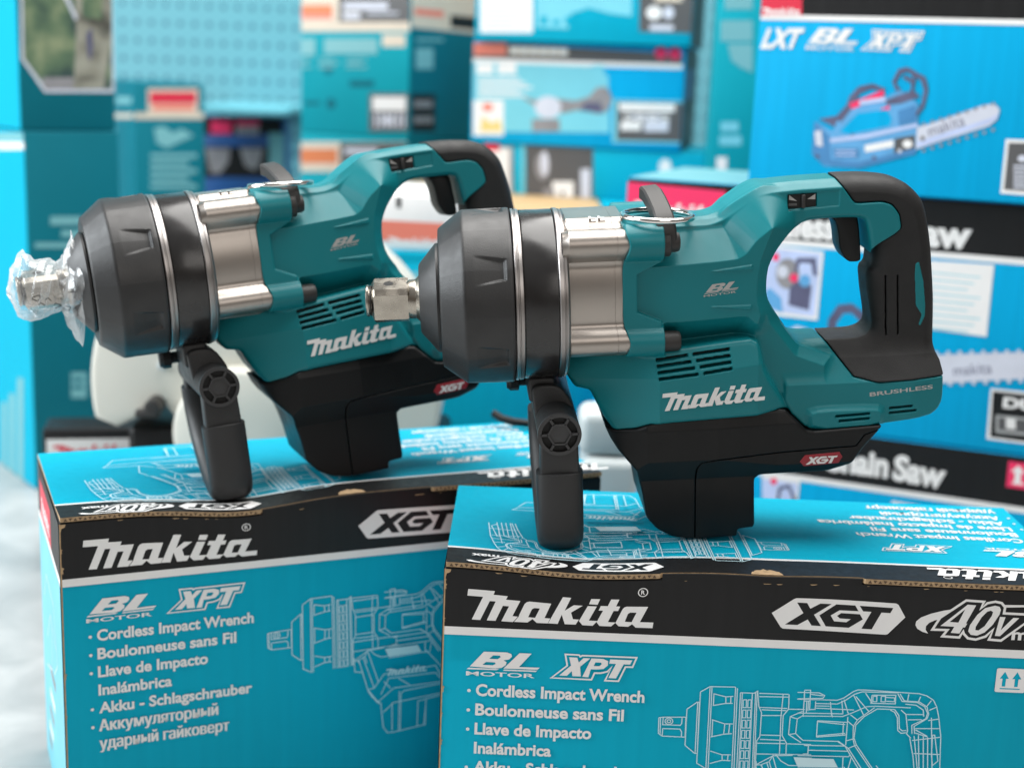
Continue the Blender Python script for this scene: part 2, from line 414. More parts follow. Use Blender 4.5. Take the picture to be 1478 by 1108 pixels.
# ------------------------------------------------------------------ solid shapes from distance fields
HV = 0.8
def psdf(X, Z, poly):
    v = np.array(poly, np.float32); n = len(v)
    d = np.full(X.shape, 1e9, np.float32); s = np.ones(X.shape, np.float32)
    j = n - 1
    for i in range(n):
        ex, ez = v[j] - v[i]
        wx, wz = X - v[i, 0], Z - v[i, 1]
        t = np.clip((wx*ex + wz*ez) / (ex*ex + ez*ez + 1e-9), 0, 1)
        bx, bz = wx - ex*t, wz - ez*t
        d = np.minimum(d, bx*bx + bz*bz)
        c1 = Z >= v[i, 1]; c2 = Z < v[j, 1]; c3 = ex*wz > ez*wx
        fl = (c1 & c2 & c3) | (~c1 & ~c2 & ~c3)
        s = np.where(fl, -s, s); j = i
    return s * np.sqrt(d)
def E3(d): return d[:, None, :]
def ext(d, ay, hw, r):
    w1 = E3(d) + r; w2 = ay - hw + r
    return np.minimum(np.maximum(w1, w2), 0) + np.hypot(np.maximum(w1, 0), np.maximum(w2, 0)) - r
def chf(d, ay, hw, cd, cy):
    w2 = ay - hw; d3 = E3(d)
    return np.maximum(np.maximum(d3, w2), (d3/cd + w2/cy + 1) / math.sqrt(1/cd**2 + 1/cy**2))
def smin(a, b, k):
    h = np.clip(0.5 + 0.5*(b-a)/k, 0, 1); return b + (a-b)*h - k*h*(1-h)
def smax(a, b, k): return -smin(-a, -b, k)

def surface_net(F, org, h):
    """F[x,y,z] signed distance on a half grid y>=0 mirrored to the full solid -> verts, quads, normals"""
    F = np.concatenate([F[:, :0:-1, :], F], axis=1); oy = org[1] - (F.shape[1]//2)*h
    nx, ny, nz = F.shape
    S = F < 0
    cnt = np.zeros((nx-1, ny-1, nz-1), np.uint8)
    for a in (0, 1):
        for b in (0, 1):
            for c in (0, 1):
                cnt += S[a:nx-1+a, b:ny-1+b, c:nz-1+c]
    act = (cnt > 0) & (cnt < 8)
    idx = np.argwhere(act)
    vid = np.full(act.shape, -1, np.int32); vid[act] = np.arange(len(idx))
    i, j, k = idx.T
    cor = [(a, b, c) for a in (0, 1) for b in (0, 1) for c in (0, 1)]
    val = {c: F[i+c[0], j+c[1], k+c[2]] for c in cor}
    acc = np.zeros((len(idx), 3)); num = np.zeros(len(idx))
    for c in cor:
        for ax in range(3):
            if c[ax] == 0:
                e = list(c); e[ax] = 1; e = tuple(e)
                f0, f1 = val[c], val[e]; m = (f0 < 0) != (f1 < 0)
                t = np.where(m, f0 / np.where(m, f0 - f1, 1), 0)
                p = np.zeros((len(idx), 3)); p[:] = c; p[:, ax] = t
                acc += p * m[:, None]; num += m
    loc = acc / num[:, None]
    # normals and one projection step from the cell's trilinear field
    for it in range(2):
        x, y, z = loc.T
        g = np.zeros_like(loc); fv = np.zeros(len(loc))
        for c in cor:
            wx = x if c[0] else 1-x; wy = y if c[1] else 1-y; wz = z if c[2] else 1-z
            sx, sy, sz = (1 if q else -1 for q in c)
            fv += val[c]*wx*wy*wz
            g[:, 0] += val[c]*sx*wy*wz; g[:, 1] += val[c]*wx*sy*wz; g[:, 2] += val[c]*wx*wy*sz
        gl = (g*g).sum(1) + 1e-9
        if it == 0: loc = np.clip(loc - g * (fv/gl)[:, None] * 0.8, 0.02, 0.98)
    nrm = g / np.sqrt(gl)[:, None]
    V = (idx + loc) * h + np.array([org[0], oy, org[2]])
    quads = []
    def q(ax):
        o1, o2 = [a for a in range(3) if a != ax]
        sl0 = [slice(None)]*3; sl1 = [slice(None)]*3
        sl0[ax] = slice(0, -1); sl1[ax] = slice(1, None)
        A, B = S[tuple(sl0)], S[tuple(sl1)]
        ch = A != B
        e = np.argwhere(ch)
        lim = [nx-1, ny-1, nz-1]
        ok = (e[:, o1] > 0) & (e[:, o2] > 0) & (e[:, o1] < lim[o1]) & (e[:, o2] < lim[o2])
        e = e[ok]
        ins = A[tuple(e.T)]
        def cell(d1, d2):
            t = e.copy(); t[:, o1] -= d1; t[:, o2] -= d2; return vid[tuple(t.T)]
        Q = np.stack([cell(1, 1), cell(0, 1), cell(0, 0), cell(1, 0)], 1)
        flip = ins if ax != 1 else ~ins
        Q = np.where(flip[:, None], Q, Q[:, ::-1])
        quads.append(Q)
    for ax in range(3): q(ax)
    return V, np.concatenate(quads), nrm
def net_object(name, F, org, material, parent, scale=0.001):
    V, Q, N = surface_net(F, org, HV)
    me = bpy.data.meshes.new(name)
    me.vertices.add(len(V)); me.vertices.foreach_set('co', (V*scale).astype(np.float32).ravel())
    me.loops.add(Q.size); me.loops.foreach_set('vertex_index', Q.astype(np.int32).ravel())
    me.polygons.add(len(Q)); me.polygons.foreach_set('loop_start', np.arange(0, Q.size, 4, dtype=np.int32))
    me.polygons.foreach_set('use_smooth', np.ones(len(Q), bool))
    me.update(calc_edges=True); me.validate()
    if len(me.vertices) == len(N):
        me.normals_split_custom_set_from_vertices(N.tolist())
    return link(name, me, material, parent)

# ------------------------------------------------------------------ the impact wrench (millimetres, x to the rear, y away from the viewer)
AXZ = -8.0                                            # height of the barrel axis
def make_wrench():
    root = empty('impact_wrench')
    x0, x1, z0_, z1_ = 2, 300, -202, 80
    xs = np.arange(x0, x1, HV, dtype=np.float32); zs = np.arange(z0_, z1_, HV, dtype=np.float32)
    ys = np.arange(0, 57, HV, dtype=np.float32)
    X, Z = np.meshgrid(xs, zs, indexing='ij'); AY = ys[None, :, None]
    X3, Z3 = X[:, None, :], Z[:, None, :]
    org = (x0, 0, z0_)
    outer = [(40,48.5),(100,48.5),(112,48.2),(120,50.5),(127,54.5),(136,60.5),(146,66.5),(152,69),(160,70.3),(179,71.6),(210,72.4),(231,72),(248,69.8),(259,65.5),(267,58.6),(272.5,51.6),(276.5,38.5),(280.3,18.6),(283.4,-8),(285,-24),(286.4,-62),(287,-75),(288.5,-93.7),(285,-101),(278,-105.6),(240,-109.5),(188,-112),(170,-95),(60,-95),(48,-70),(40,-40)]
    hole = [(154,7),(155.3,14),(161.6,25),(172.4,36),(185,42.6),(198,43.6),(224,43.4),(229,40),(234.5,6),(231.4,1.5),(235,-14.6),(239,-36),(238.5,-42),(234,-46.5),(226,-48.5),(202,-48.5),(181,-48.5),(177,-45),(162.8,-24.8),(156,-13.5),(153.8,-5)]
    hole_r = [(154,7),(155.3,14),(161.6,25),(172.4,36),(185,42.6),(198,43.6),(229,43.4),(237,35),(238,6),(233,1.5),(235,-14.6),(239,-36),(238,-42),(233,-46.5),(226,-48.5),(181,-48.5),(177,-45),(162.8,-24.8),(156,-13.5),(153.8,-5)]
    d_o = psdf(X, Z, chaikin(outer, 2, 0.2)); d_h = psdf(X, Z, chaikin(hole, 2, 0.2))
    loop = np.maximum(chf(d_o, AY, 22.5, 6.0, 11.0), ext(-d_h, AY, 60, 1))
    loop = smax(loop, chf(-d_h, AY, 22.5, 3.0, 3.0), 1.5)
    loop = smax(loop, E3(d_o), 3.0)
    # body side panel with the 45 degree shoulder
    crease = [(46,18),(76,18.3),(116,20.3),(131,21.7),(137,25.2),(144.3,34.7),(156,44),(152,34),(147,20),(145,5),(145,-8),(148,-20),(146,-27),(138.5,-20),(89,-22.7),(46,-22)]
    dc = psdf(X, Z, chaikin(crease, 1, 0.12)); dc3 = E3(dc)
    body = np.maximum(np.maximum(AY - 43.0, (AY - 43.0 + np.maximum(dc3, -4)) / 1.30), dc3 - 26)
    body = np.maximum(body, E3(d_o) + 0.3); body = np.maximum(body, -E3(d_h) + 0.2)
    body = np.maximum(body, 50 - X3)
    body = smin(loop, body, 1.6)
    # fine wedge ridges on the panel
    for zc, sg in ((15.0, 1), (-13.5, -1)):
        wdg = psdf(X, Z, [(112, zc - 1.2*sg), (141, zc + 2.2*sg), (141, zc - 1.2*sg)])
        body = smin(body, np.maximum(E3(wdg), AY - 44.2), 1.0)
    # motor bulge with the logo and the vents
    s = Z3 - 0.10 * (X3 - 100)
    bul = [(4,-58),(9,-66),(15,-75.6),(26,-77),(31,-88),(36,-97.6),(43,-107),(58,-104),(70,-98),(168,-94),(172,-94),(152,-62),(147,-40),(140,-36.5),(57,-45.5),(30,-46),(10,-46)]
    db = psdf(X, Z, chaikin(bul, 1, 0.12))
    hB = 50 - 0.26*np.maximum(s + 60, 0) - 0.9*np.maximum(0, 74 - X3)*(0.55 + 0.0*Z3) - 0.55*np.maximum(0, X3 - 146)
    hB = np.where(X3 < 74, np.maximum(hB, 16), hB)
    bulge = smax(E3(db), (AY - hB) * 0.93, 4.0)
    body = smin(body, bulge, 1.8)
    # strut towards the foot
    st = [(138,-18),(156,-13.5),(162.8,-24.8),(181,-48.5),(205,-58),(204,-113),(186,-113),(168,-94),(140,-58)]
    ds = psdf(X, Z, st)
    strut = np.maximum(chf(ds, AY, 35, 7, 9), -E3(d_h) + 0.2)
    body = smin(body, strut, 4.0)
    # foot with its sloping roof
    ft = [(168,-60),(178,-48.5),(240,-48.5),(262,-50),(280,-56),(287,-63),(288.5,-75),(289,-93.7),(285.5,-101),(278.5,-105.6),(240,-109.5),(188,-112.3),(170,-94)]
    df = psdf(X, Z, chaikin(ft, 1, 0.2))
    roof = np.minimum(np.minimum(38 + 0*Z3, 14 + (-48.5 - Z3)*1.05), 26 + (-60 - Z3)*0.75)
    roof = roof - 0.06*np.maximum(0, X3 - 262)**1.35
    foot = smax(E3(df), (AY - roof)*0.72, 2.0)
    body = smin(body, foot, 3.5)
    bp = psdf(X, Z, chaikin([(184,-96),(194,-93),(238,-93.5),(243.5,-97),(243.5,-111),(188,-113)], 1, 0.2))
    body = smin(body, chf(bp, AY, 41.5, 3.5, 3.5), 1.6)
    # bosses that carry the bolts, and the collar behind the aluminium case
    for by, bz, br, xe in ((42, 36.5, 13.5, 77), (42, -35.5, 11.6, 77.5)):
        cyl = np.maximum(np.hypot(AY - by, Z3 - bz) - br, np.maximum(X3 - xe, 50 - X3))
        body = smin(body, cyl, 3.0)
    cp = psdf(X, Z, [(40,49),(75.5,49),(75.5,23),(58.5,14.5),(58.5,-13),(76,-21),(76,-45.5),(40,-45.5)])
    hc_ = 47.6 - 0.35*np.maximum(0, np.abs(Z3) - 30)
    col = smax(E3(cp), AY - hc_, 1.0)
    body = smin(body, col, 1.0)
    # cut by: bearing seat of the case, vents, switch window
    body = np.maximum(body, np.where(Z3 > -46.5, 48.0 - X3 + 4.6*np.exp(-((np.abs(Z3 - 0.5) - 36)/10)**2), -50))
    def slot(xa, za, xb, zb, wd):
        px, pz = X - xa, Z - za; ex, ez = xb - xa, zb - za
        t = np.clip((px*ex + pz*ez)/(ex*ex + ez*ez), 0, 1)
        u = (px*ex + pz*ez)/math.hypot(ex, ez); L = math.hypot(ex, ez)
        return np.maximum(np.maximum(-u, u - L), np.abs(px*ez - pz*ex)/L - wd/2)
    cut = np.full(X.shape, 1e3, np.float32)
    for r in range(4):
        zz = -4.55*r; xo = 1.3*r
        cut = np.minimum(cut, slot(72 + xo*0.35, -49.6 + zz, 95 + xo*1.9, -46.9 + zz, 2.5))
        cut = np.minimum(cut, slot(98.5 + xo*1.9, -46.5 + zz, 125.5 + 0.5*r, -43.7 + zz, 2.5))
    body = np.maximum(body, -np.maximum(E3(cut), 40 - AY))
    cut2 = np.minimum(np.minimum(slot(206,-100.6,232,-99.5,1.9), slot(208.7,-104.4,232,-103.2,1.9)),
                      np.minimum(slot(247,-97.2,265,-96.2,1.9), slot(247,-101,268,-99.8,1.9)))
    body = np.maximum(body, -np.maximum(E3(cut2), 33 - AY))
    wn = psdf(X, Z, [(170.3,62.3),(191.6,63),(191.9,53.2),(170.6,51.6)])
    body = np.maximum(body, -np.maximum(E3(wn), 19.5 - AY))
    wn2 = psdf(X, Z, [(170,62.8),(207.8,64.2),(207.8,53.2),(170,50.6)])
    body = np.maximum(body, -np.maximum(E3(wn2), 21.4 - AY))
    # rubber grip region
    reg = chaikin([(203.5,90),(205.5,74),(210,67),(219,55),(222,54.2),(240,54.6),(247,52),(252.5,45),(254.5,34.5),(250,30.5),(236.5,22.6),(233.6,19),(234.6,4),(226,4),(228,-38),(196,-38),(197.5,-42),(224.2,-77.6),(320,-74),(320,90)], 1, 0.15)
    dR = psdf(X, Z, reg)
    grip = np.maximum(ext(d_o, AY, 20.5, 14), ext(-psdf(X, Z, chaikin(hole_r, 2, 0.2)), AY, 20.0, 11))
    gfoot = np.maximum(smin(np.maximum(grip, -62 - Z3), foot, 7.0) - 0.5, -E3(d_h) - 0.3)
    ins = psdf(X, Z, [(266.3,7.6),(269,9.6),(273.3,-5.7),(275.9,-24.2),(275.9,-32.2),(272.7,-40),(271.2,-38.5),(273.2,-31),(268.4,-23.9),(266.3,-0.2)])
    rub = smax(gfoot, E3(dR) + 0.35, 0.8)
    # moulded grooves down the handle
    for gx, za, zb in ((246, 0, -46), (255, 0, -46)):
        gd = np.abs(X - (gx + (Z + 20)*-0.06)) - 0.5
        rub = np.maximum(rub, -np.maximum(np.maximum(E3(gd), 15.0 - AY), np.maximum(Z3 - za, zb - Z3)))
    tealF = smax(body, -E3(dR) + 0.35, 0.6)
    insF = np.maximum(np.maximum(grip - 1.0, E3(ins) + 0.1), 8 - AY)
    dock = [(36,-104),(43,-105.5),(58,-102.5),(70,-97.2),(120,-95),(168,-92.8),(186,-111),(241,-108.5),(240,-112),(228,-126),(219.5,-139),(203,-145),(152,-146),(148,-149),(149,-188.5),(136,-189.5),(135.5,-195.5),(103,-196),(86,-193),(74,-186),(66,-176),(63,-157),(58,-136),(45,-121),(40,-113)]
    dd = psdf(X, Z, chaikin(dock, 1, 0.08))
    hD = np.where(Z3 > -128, 47.5 - 0.0*Z3, 47.5 - (-128 - Z3)*0.55); hD = np.maximum(hD, 37.5)
    hD = np.minimum(hD, 20 + np.sqrt(np.maximum(0.0, (X3 - 34)*24.0)))
    hD = np.minimum(hD, 47.5 - np.clip(0.10*(X3 - 118), 0, 4.5))
    hD = hD - 0.30*np.maximum(0, Z3 + 104)
    dockF = smax(E3(dd), (AY - hD)*0.9, 2.4)
    clip = np.maximum(ext(psdf(X, Z, [(240,-104),(262,-106),(260,-119),(257,-124),(250,-130),(244,-131),(236,-122)]), AY, 17, 3), -60)
    seam = [(103,-215),(103,-136),(106,-130.5),(118,-128.5),(222,-124),(228,-115.5),(241,-111),(241,-100),(300,-100),(300,-215)]
    dS = psdf(X, Z, seam)
    tealF = np.maximum(tealF, -(dockF - 0.3))
    d1 = np.maximum(smin(dockF, clip, 1.0), -E3(dS) + 0.35)
    d2 = np.maximum(dockF + 0.25, E3(dS) + 0.35)
    net_object('motor_housing', tealF, org, M['teal'], root)
    net_object('rubber_grip', rub, org, M['rubber'], root)
    net_object('grip_inlay', insF, org, M['teal'], root)
    net_object('battery_dock', d1, org, M['blackpl'], root)
    net_object('dock_cover', d2, org, M['blackpl'], root)

    def ysurf(F, pts):
        """largest half width of the solid at the given x,z points"""
        best = 0
        for x, z in pts:
            i, j = int(round((x-x0)/HV)), int(round((z-z0_)/HV))
            c = F[i, :, j]; ins_ = np.nonzero(c < 0)[0]
            if len(ins_):
                a = ins_[-1]; t = c[a]/(c[a]-c[a+1]) if a+1 < len(c) else 0
                best = max(best, (a + t)*HV)
        return best
    def around(xa, za, xb, zb, h): return [(xa + (xb-xa)*i/6, za + (zb-za)*i/6 + h*j/3) for i in range(7) for j in range(4)]
    yl_ = ysurf(tealF, around(75, -86, 150, -82, 14)); yb_ = ysurf(tealF, around(107, -5, 130, -2, 10))
    yf_ = ysurf(tealF, around(232, -87, 279, -83, 3)); yd_ = ysurf(d2, around(182, -136, 211, -134, 6))
    print('surfaces', yl_, yb_, yf_, yd_, ysurf(tealF, around(72, -66, 127, -60, 16)))
    k = 0.001
    # black plates set in the vent slots as their shade, and the switch plate
    for yy in (-1, 1):
        b = MB(); b.box((70, min(yy*40.6, yy*41.4), -66), (128, max(yy*40.6, yy*41.4), -42))
        b.box((204, min(yy*33.4, yy*34.2), -106), (270, max(yy*33.4, yy*34.2), -95.5))
        b.build('vent_shade_plate', M['slot'], root, scale=k)
    sw = MB(); sw.rbox((170.8, -20.6, 52), (191.4, 20.6, 62.6), 0.6)
    so = sw.build('direction_switch', M['slot'], root, scale=k)
    b = MB(); b.rbox((180.4, -23.6, 52.6), (183.0, 23.6, 62.2), 0.7); b.build('switch_knob', M['boltblack'], so, scale=k)
    pr = Print((0, -20.6*k, 0), (k, 0, 0), (0, 0, k), (0, -1, 0), 0.00015)
    pr.poly([(171.6,58.6),(171.6,62.0),(177.4,57.4)][::-1], 'silverprint')
    pr.poly([(190.6,62.2),(190.6,58.2),(184.8,58.6)][::-1], 'silverprint'); pr.poly(rect(171.4,54.2,177.4,56), 'greylabel')
    pr.build('arrow_mark', so)
    # trigger
    b = MB(); b.prism(chaikin([(205.5,43.5),(209.5,38),(211.5,30),(212.6,19.3),(216.8,11.5),(220.5,8.6),(227.2,8.6),(229.3,10.5),(226,40),(223,46)], 2, 0.2), -11, 11, 1.6)
    b.build('trigger', M['blackpl'], root, scale=k)

    # aluminium hammer case: lobed section lofted along x
    def case_r(t, grow=0.0):
        best = 0
        cy_, sz_ = math.cos(t), math.sin(t)
        lo, hi = 30.0, 80.0
        def f(r):
            y, z = r*cy_, r*sz_ + AXZ
            d = max(math.hypot(abs(y) + 34, z + 1.0) - 80.5, abs(z + 1.5) - 47.5)
            qx, qz = abs(y) - 27 + 7, abs(z - 30) - 21.5 + 7
            d2_ = math.hypot(max(qx, 0), max(qz, 0)) + min(max(qx, qz), 0) - 7
            def sm(a, b_, kk):
                h = max(0, min(1, 0.5 + 0.5*(b_-a)/kk)); return b_ + (a-b_)*h - kk*h*(1-h)
            d = sm(d, d2_, 3)
            for zc in (36.0, -35.0):
                d = sm(d, math.hypot(abs(y) - 41.0, z - zc) - 10.6, 7)
            return d
        for _ in range(26):
            m_ = (lo + hi)/2
            if f(m_) > 0: hi = m_
            else: lo = m_
        return lo + grow
    NT = 360
    rr = [case_r(2*math.pi*i/NT) for i in range(NT)]
    b = MB()
    def lobe(i):
        t = 2*math.pi*i/NT; y, z = rr[i]*math.cos(t), rr[i]*math.sin(t) + AXZ
        return math.exp(-((abs(y) - 47)/7)**2) * max(math.exp(-((z - 36)/10)**2), math.exp(-((z + 35)/10)**2))
    vs = []; fs = []
    st_ = [(6, -2.2), (9.4, -0.7), (10.4, 0), (30, 0), (42.5, 0), (42.6, -0.2), (42.8, -0.2), (42.9, 0), (51, 0)]
    for n_, (x, g) in enumerate(st_):
        for i in range(NT):
            t = 2*math.pi*i/NT; lb = lobe(i); xx = x + (2.5*lb if x > 40 else 0)
            r = rr[i] + g
            vs.append((xx, r*math.cos(t), r*math.sin(t) + AXZ))
    for a in range(len(st_)-1):
        for i in range(NT):
            j = (i+1) % NT; fs.append((a*NT+i, (a+1)*NT+i, (a+1)*NT+j, a*NT+j))
    b.add(vs, fs, 0, True)
    ho = b.build('hammer_case', M['steel'], root, sharp=17, scale=k)
    pr = Print((0, 0, (AXZ + case_r(math.pi/2) + 0.10)*k), (k, 0, 0), (0, k, 0), (0, 0, 1), 0.0001)
    for u0 in (27, 33.5):
        pr.poly([(u0,-26),(u0+5.5,-26),(u0+5.5,-24.6),(u0+1.7,-24.6),(u0+1.7,-22.8),(u0+4.6,-22.8),(u0+4.6,-21.4),(u0+1.7,-21.4),(u0+1.7,-17),(u0,-17)], 'logo')
    pr.build('case_sticker', ho)
    # rings, clamp band
    def ring(name, prof, m, n=128):
        q = MB(); q.lathe(prof, 'x', n, (0, 0, AXZ), caps=False); return q.build(name, m, root, sharp=30, scale=k)
    ring('retaining_ring', [(-28.6,58),(-28.6,63.0),(-28,63.4),(-26.6,63.4),(-26.2,62.6),(-25.6,62.6),(-25.2,63.2),(-23,63.0),(-22.4,62.3),(-22.2,58)], M['ringsteel'])
    ring('retaining_ring', [(2.2,58),(2.4,62.6),(3,63),(5.6,62.8),(6.0,61.8),(6.5,61.8),(6.8,62.2),(8.4,61.8),(9.6,60.5),(10.2,57),(10.6,40)], M['ringsteel'])
    # boot with its pockets
    def boot_r(a, r, t):
        ph = (t/(2*math.pi)*12) % 1 - 0.5
        pol = math.cos(math.pi/12)/math.cos(ph*2*math.pi/12)
        r2 = r*(0.82 + 0.18*pol) * 1.002
        tt = math.degrees(t)
        for c in (150, 210, 270, 90, 30, 330):
            dd_ = abs((tt - c + 180) % 360 - 180)
            wdt = 7.5 + 3.0*max(0, min(1, (-38 - a)/18))
            if -57 < a < -36.2 and dd_ < wdt: r2 -= 2.6*max(0, min(1, (a + 57)/18)) * min(1, (wdt - dd_)/1.6)
            elif -36.2 <= a < -34 and dd_ < wdt: r2 -= 2.6*(1 - (a + 36.2)/2.2) * min(1, (wdt - dd_)/1.6)
        return r2
    bp_ = [(-79,38),(-81.4,44),(-81.8,49.5),(-81.2,51.3),(-80,52.2),(-66,62.8),(-64.8,63.7),(-63.4,64.2)]
    bp_ += [(-63.4 + i*0.9, 64.2 + i*0.012) for i in range(1, 36)] + [(-31,64.7),(-29.6,64.0),(-29.2,60)]
    q = MB(); q.lathe(bp_, 'x', 720, (0, 0, AXZ), rf=boot_r, caps=False)
    q.build('nose_boot', M['boot'], root, sharp=48, scale=k)
    q = MB(); q.lathe([(-96.8,10),(-96.8,24.5),(-96.0,26),(-84.6,39.6),(-84.0,40.2),(-82.2,40.3),(-81.2,39.4),(-79,39)], 'x', 96, (0, 0, AXZ), caps=False)
    q.build('nose_cone', M['boot'], root, sharp=28, scale=k)
    # anvil: square drive turned a little, round neck, pin hole and friction ring
    q = MB()
    def sq(h_, c_, x):
        p = []
        for sx, sz in ((1,1),(-1,1),(-1,-1),(1,-1)):
            a_, b_ = (h_, h_-c_), (h_-c_, h_)
            o_ = (a_, b_) if sx*sz > 0 else (b_, a_)
            for (u, v) in o_: p.append((x, u*sx, v*sz))
        rt = R_(12); c0, s0 = math.cos(rt), math.sin(rt)
        return [(x_, y*c0 - z*s0, y*s0 + z*c0 + AXZ) for x_, y, z in p]
    secs = [sq(10.2, 3.4, -132.2), sq(12.9, 3.6, -130.4), sq(13.2, 3.4, -129.6), sq(13.2, 3.4, -106.5), sq(13.2, 4.0, -105.2)]
    vs = [p for s_ in secs for p in s_]; fs = []
    for a in range(len(secs)-1):
        for i in range(8): fs.append((a*8+i, a*8+(i+1) % 8, (a+1)*8+(i+1) % 8, (a+1)*8+i))
    fs += [tuple(range(8))[::-1], tuple(range(len(secs)*8-8, len(secs)*8))]
    q.add(vs, fs, 0, False)
    q.lathe([(-110,8),(-108.2,12.2),(-104,14.3),(-99.5,14.6),(-98.0,16.2),(-96.6,18.0),(-90,18)], 'x', 64, (0, 0, AXZ))
    q.lathe([(-136.6,7),(-136.4,10.8),(-135.8,11.6),(-134.4,11.8),(-134.0,11.2),(-134.0,9.6),(-131.8,9.6)], 'x', 48, (0, 0, AXZ))
    an = q.build('anvil', M['anvil'], root, sharp=25, scale=k)
    q = MB(); q.lathe([(-133.6,9.4),(-133.6,11.0),(-133.0,11.5),(-132.4,11.0),(-132.4,9.4)], 'x', 48, (0, 0, AXZ), caps=False)
    q.build('friction_ring', M['boltblack'], an, scale=k)
    rt = R_(12); nv = Vector((0, -math.sin(rt), math.cos(rt)))
    q = MB(); cpos = Vector((-119.5, 0, AXZ)) + nv*13.21
    ux_, uy_ = Vector((1, 0, 0)), nv.cross(Vector((1, 0, 0)))
    n = 28; vs = [cpos + nv*0.05 + (ux_*math.cos(2*math.pi*i/n) + uy_*math.sin(2*math.pi*i/n))*3.6 for i in range(n)]
    q.add(vs, [tuple(range(n))])
    q.build('pin_hole', M['slot'], an, scale=k)
    # bolts
    for sy in (-1, 1):
        for bz, xa, r in ((36, 76, 7.4), (-36.5, 77, 7.6)):
            q = MB(); q.lathe([(xa,r),(xa+10.6,r*0.97),(xa+12.6,r*0.86),(xa+13.2,r*0.6),(xa+13.2,2)], 'x', 28, (0, sy*42.5, bz))
            if bz > 0: q.lathe([(xa-0.2,9.0),(xa+5.6,9.0),(xa+6.0,8.4),(xa+6.0,3)], 'x', 24, (0, sy*42.5, bz))
            q.build('bolt_cap', M['boltblack'], root, sharp=35, scale=k)
    # hanging ring and its hook
    q = MB(); q.tube([(76 + 25*math.cos(2*math.pi*i/72), -27 + 25*math.sin(2*math.pi*i/72), 52.3 - 1.2*math.cos(2*math.pi*i/72) - 0.6*math.sin(2*math.pi*i/72)) for i in range(72)], 2.15, 14, closed=True)
    q.build('hanging_ring', M['chrome'], root, scale=k)
    q = MB()
    hk = [(79.5,-44.5,35),(79,-45,44),(78.4,-42,50),(77.4,-33,55),(76,-20,60),(74.6,-9,63.5),(72.6,-1,65.0)]
    hk2 = []
    for i in range(len(hk)-1):
        for t in (0, 0.5): hk2.append(tuple(hk[i][c]*(1-t) + hk[i+1][c]*t for c in range(3)))
    hk2.append(hk[-1])
    q.tube(hk2, 1, prof=[(-5.0,-5.6),(-3.8,-7.0),(3.8,-7.0),(5.0,-5.6),(5.0,5.6),(3.8,7.0),(-3.8,7.0),(-5.0,5.6)], upv=(1, 0, 0))
    q.lathe([(76.2,7),(76.2,9.4),(76.8,10),(81.4,10),(82.2,9.2),(82.4,7)], 'x', 24, (0, -42.8, 36))
    ck = q.build('ring_hook', M['boltblack'], root, sharp=35, scale=k)
    # clamp band and side handle
    q = MB(); q.lathe([(-22.0,58),(-22.0,61.9),(-21.3,62.3),(1.4,62.2),(2.0,61.8),(2.1,58)], 'x', 128, (0, 0, AXZ), caps=False)
    band = q.build('clamp_band', M['glossblack'], root, sharp=30, scale=k)
    sh = MB()
    sh.rbox((-19.5,-24,-85), (0,24,-66), 2.5)                     # the lug under the band
    sh.prism(chaikin([(-18,-70),(3,-70),(12,-84),(15.2,-96),(12,-108),(0,-113.6),(-12,-108),(-15.4,-97),(-17,-84)], 2, 0.22), -30, 30, 2.0)
    sh.lathe([(-58,14),(-57.4,15.2),(-56,15.6),(56,15.6),(57.4,15.2),(58,14)], 'y', 56, (0, 0, -98))
    for sy in (-1, 1):
        sh.prism([(-13.4,-98),(13.4,-98),(14.6,-138 if sy < 0 else -124),(-14.6,-138 if sy < 0 else -124)], sy*48.5 - 8.4, sy*48.5 + 8.4, 2.5)
    so_ = sh.build('side_handle', M['handle'], root, sharp=35, scale=k)
    for sy in (-1, 1):
        q = MB()
        # spoked end disc with a hexagonal socket
        def ringp(r0, r1, y0, y1, n=48):
            q.lathe([(y0,r0),(y0,r1),(y1,r1),(y1,r0)] if sy < 0 else [(y1,r0),(y1,r1),(y0,r1),(y0,r0)], 'y', n, (0, 0, -98), caps=False)
        f_ = 60.8*sy; bck = 57.6*sy
        ringp(13.2, 15.9, f_, bck)
        ringp(7.6, 9.2, f_, bck, 6)
        for i in range(6):
            t = 2*math.pi*i/6
            a_, b_ = Vector((math.cos(t)*8.4, 0, math.sin(t)*8.4 - 98)), Vector((math.cos(t)*13.8, 0, math.sin(t)*13.8 - 98))
            nn = Vector((-math.sin(t), 0, math.cos(t)))*0.9
            pts = [a_+nn, b_+nn, b_-nn, a_-nn]
            q.add([(p.x, f_, p.z) for p in pts] + [(p.x, bck, p.z) for p in pts], [(0,1,2,3),(7,6,5,4),(0,4,5,1),(1,5,6,2),(2,6,7,3),(3,7,4,0)])
        q.lathe([(f_ - 1.2*sy, 0.2), (f_ - 1.2*sy, 7.7)][::(-1 if sy > 0 else 1)], 'y', 6, (0, 0, -98), caps=False)
        q.build('end_cap', M['capgrey'], so_, sharp=30, scale=k)
        q = MB(); q.lathe([(58.15*sy, 0.2), (58.15*sy, 13.6)][::(-1 if sy > 0 else 1)], 'y', 40, (0, 0, -98), caps=False)
        q.build('cap_recess', M['slot'], so_, scale=k)
    # stirrup shaped rubber sleeve
    yz = chaikin([(-49.5,-129.5),(-49.8,-140),(-50.2,-160),(-50.0,-177),(-45,-184.6),(-34,-185.2),(-20,-182.5),(-4,-176.5),(12,-168),(27,-157),(39,-144),(46,-129),(47.5,-113.5)], 3, 0.25, closed=False)
    path = [(0, yz[0][0], yz[0][1] + 0.0)] + [(0, y_, z_) for y_, z_ in yz[1:] if True]
    path.insert(1, (0, path[0][1], path[0][2] - 0.9)); path.insert(len(path) - 1, (0, path[-1][1], path[-1][2] - 0.9))
    prof = []
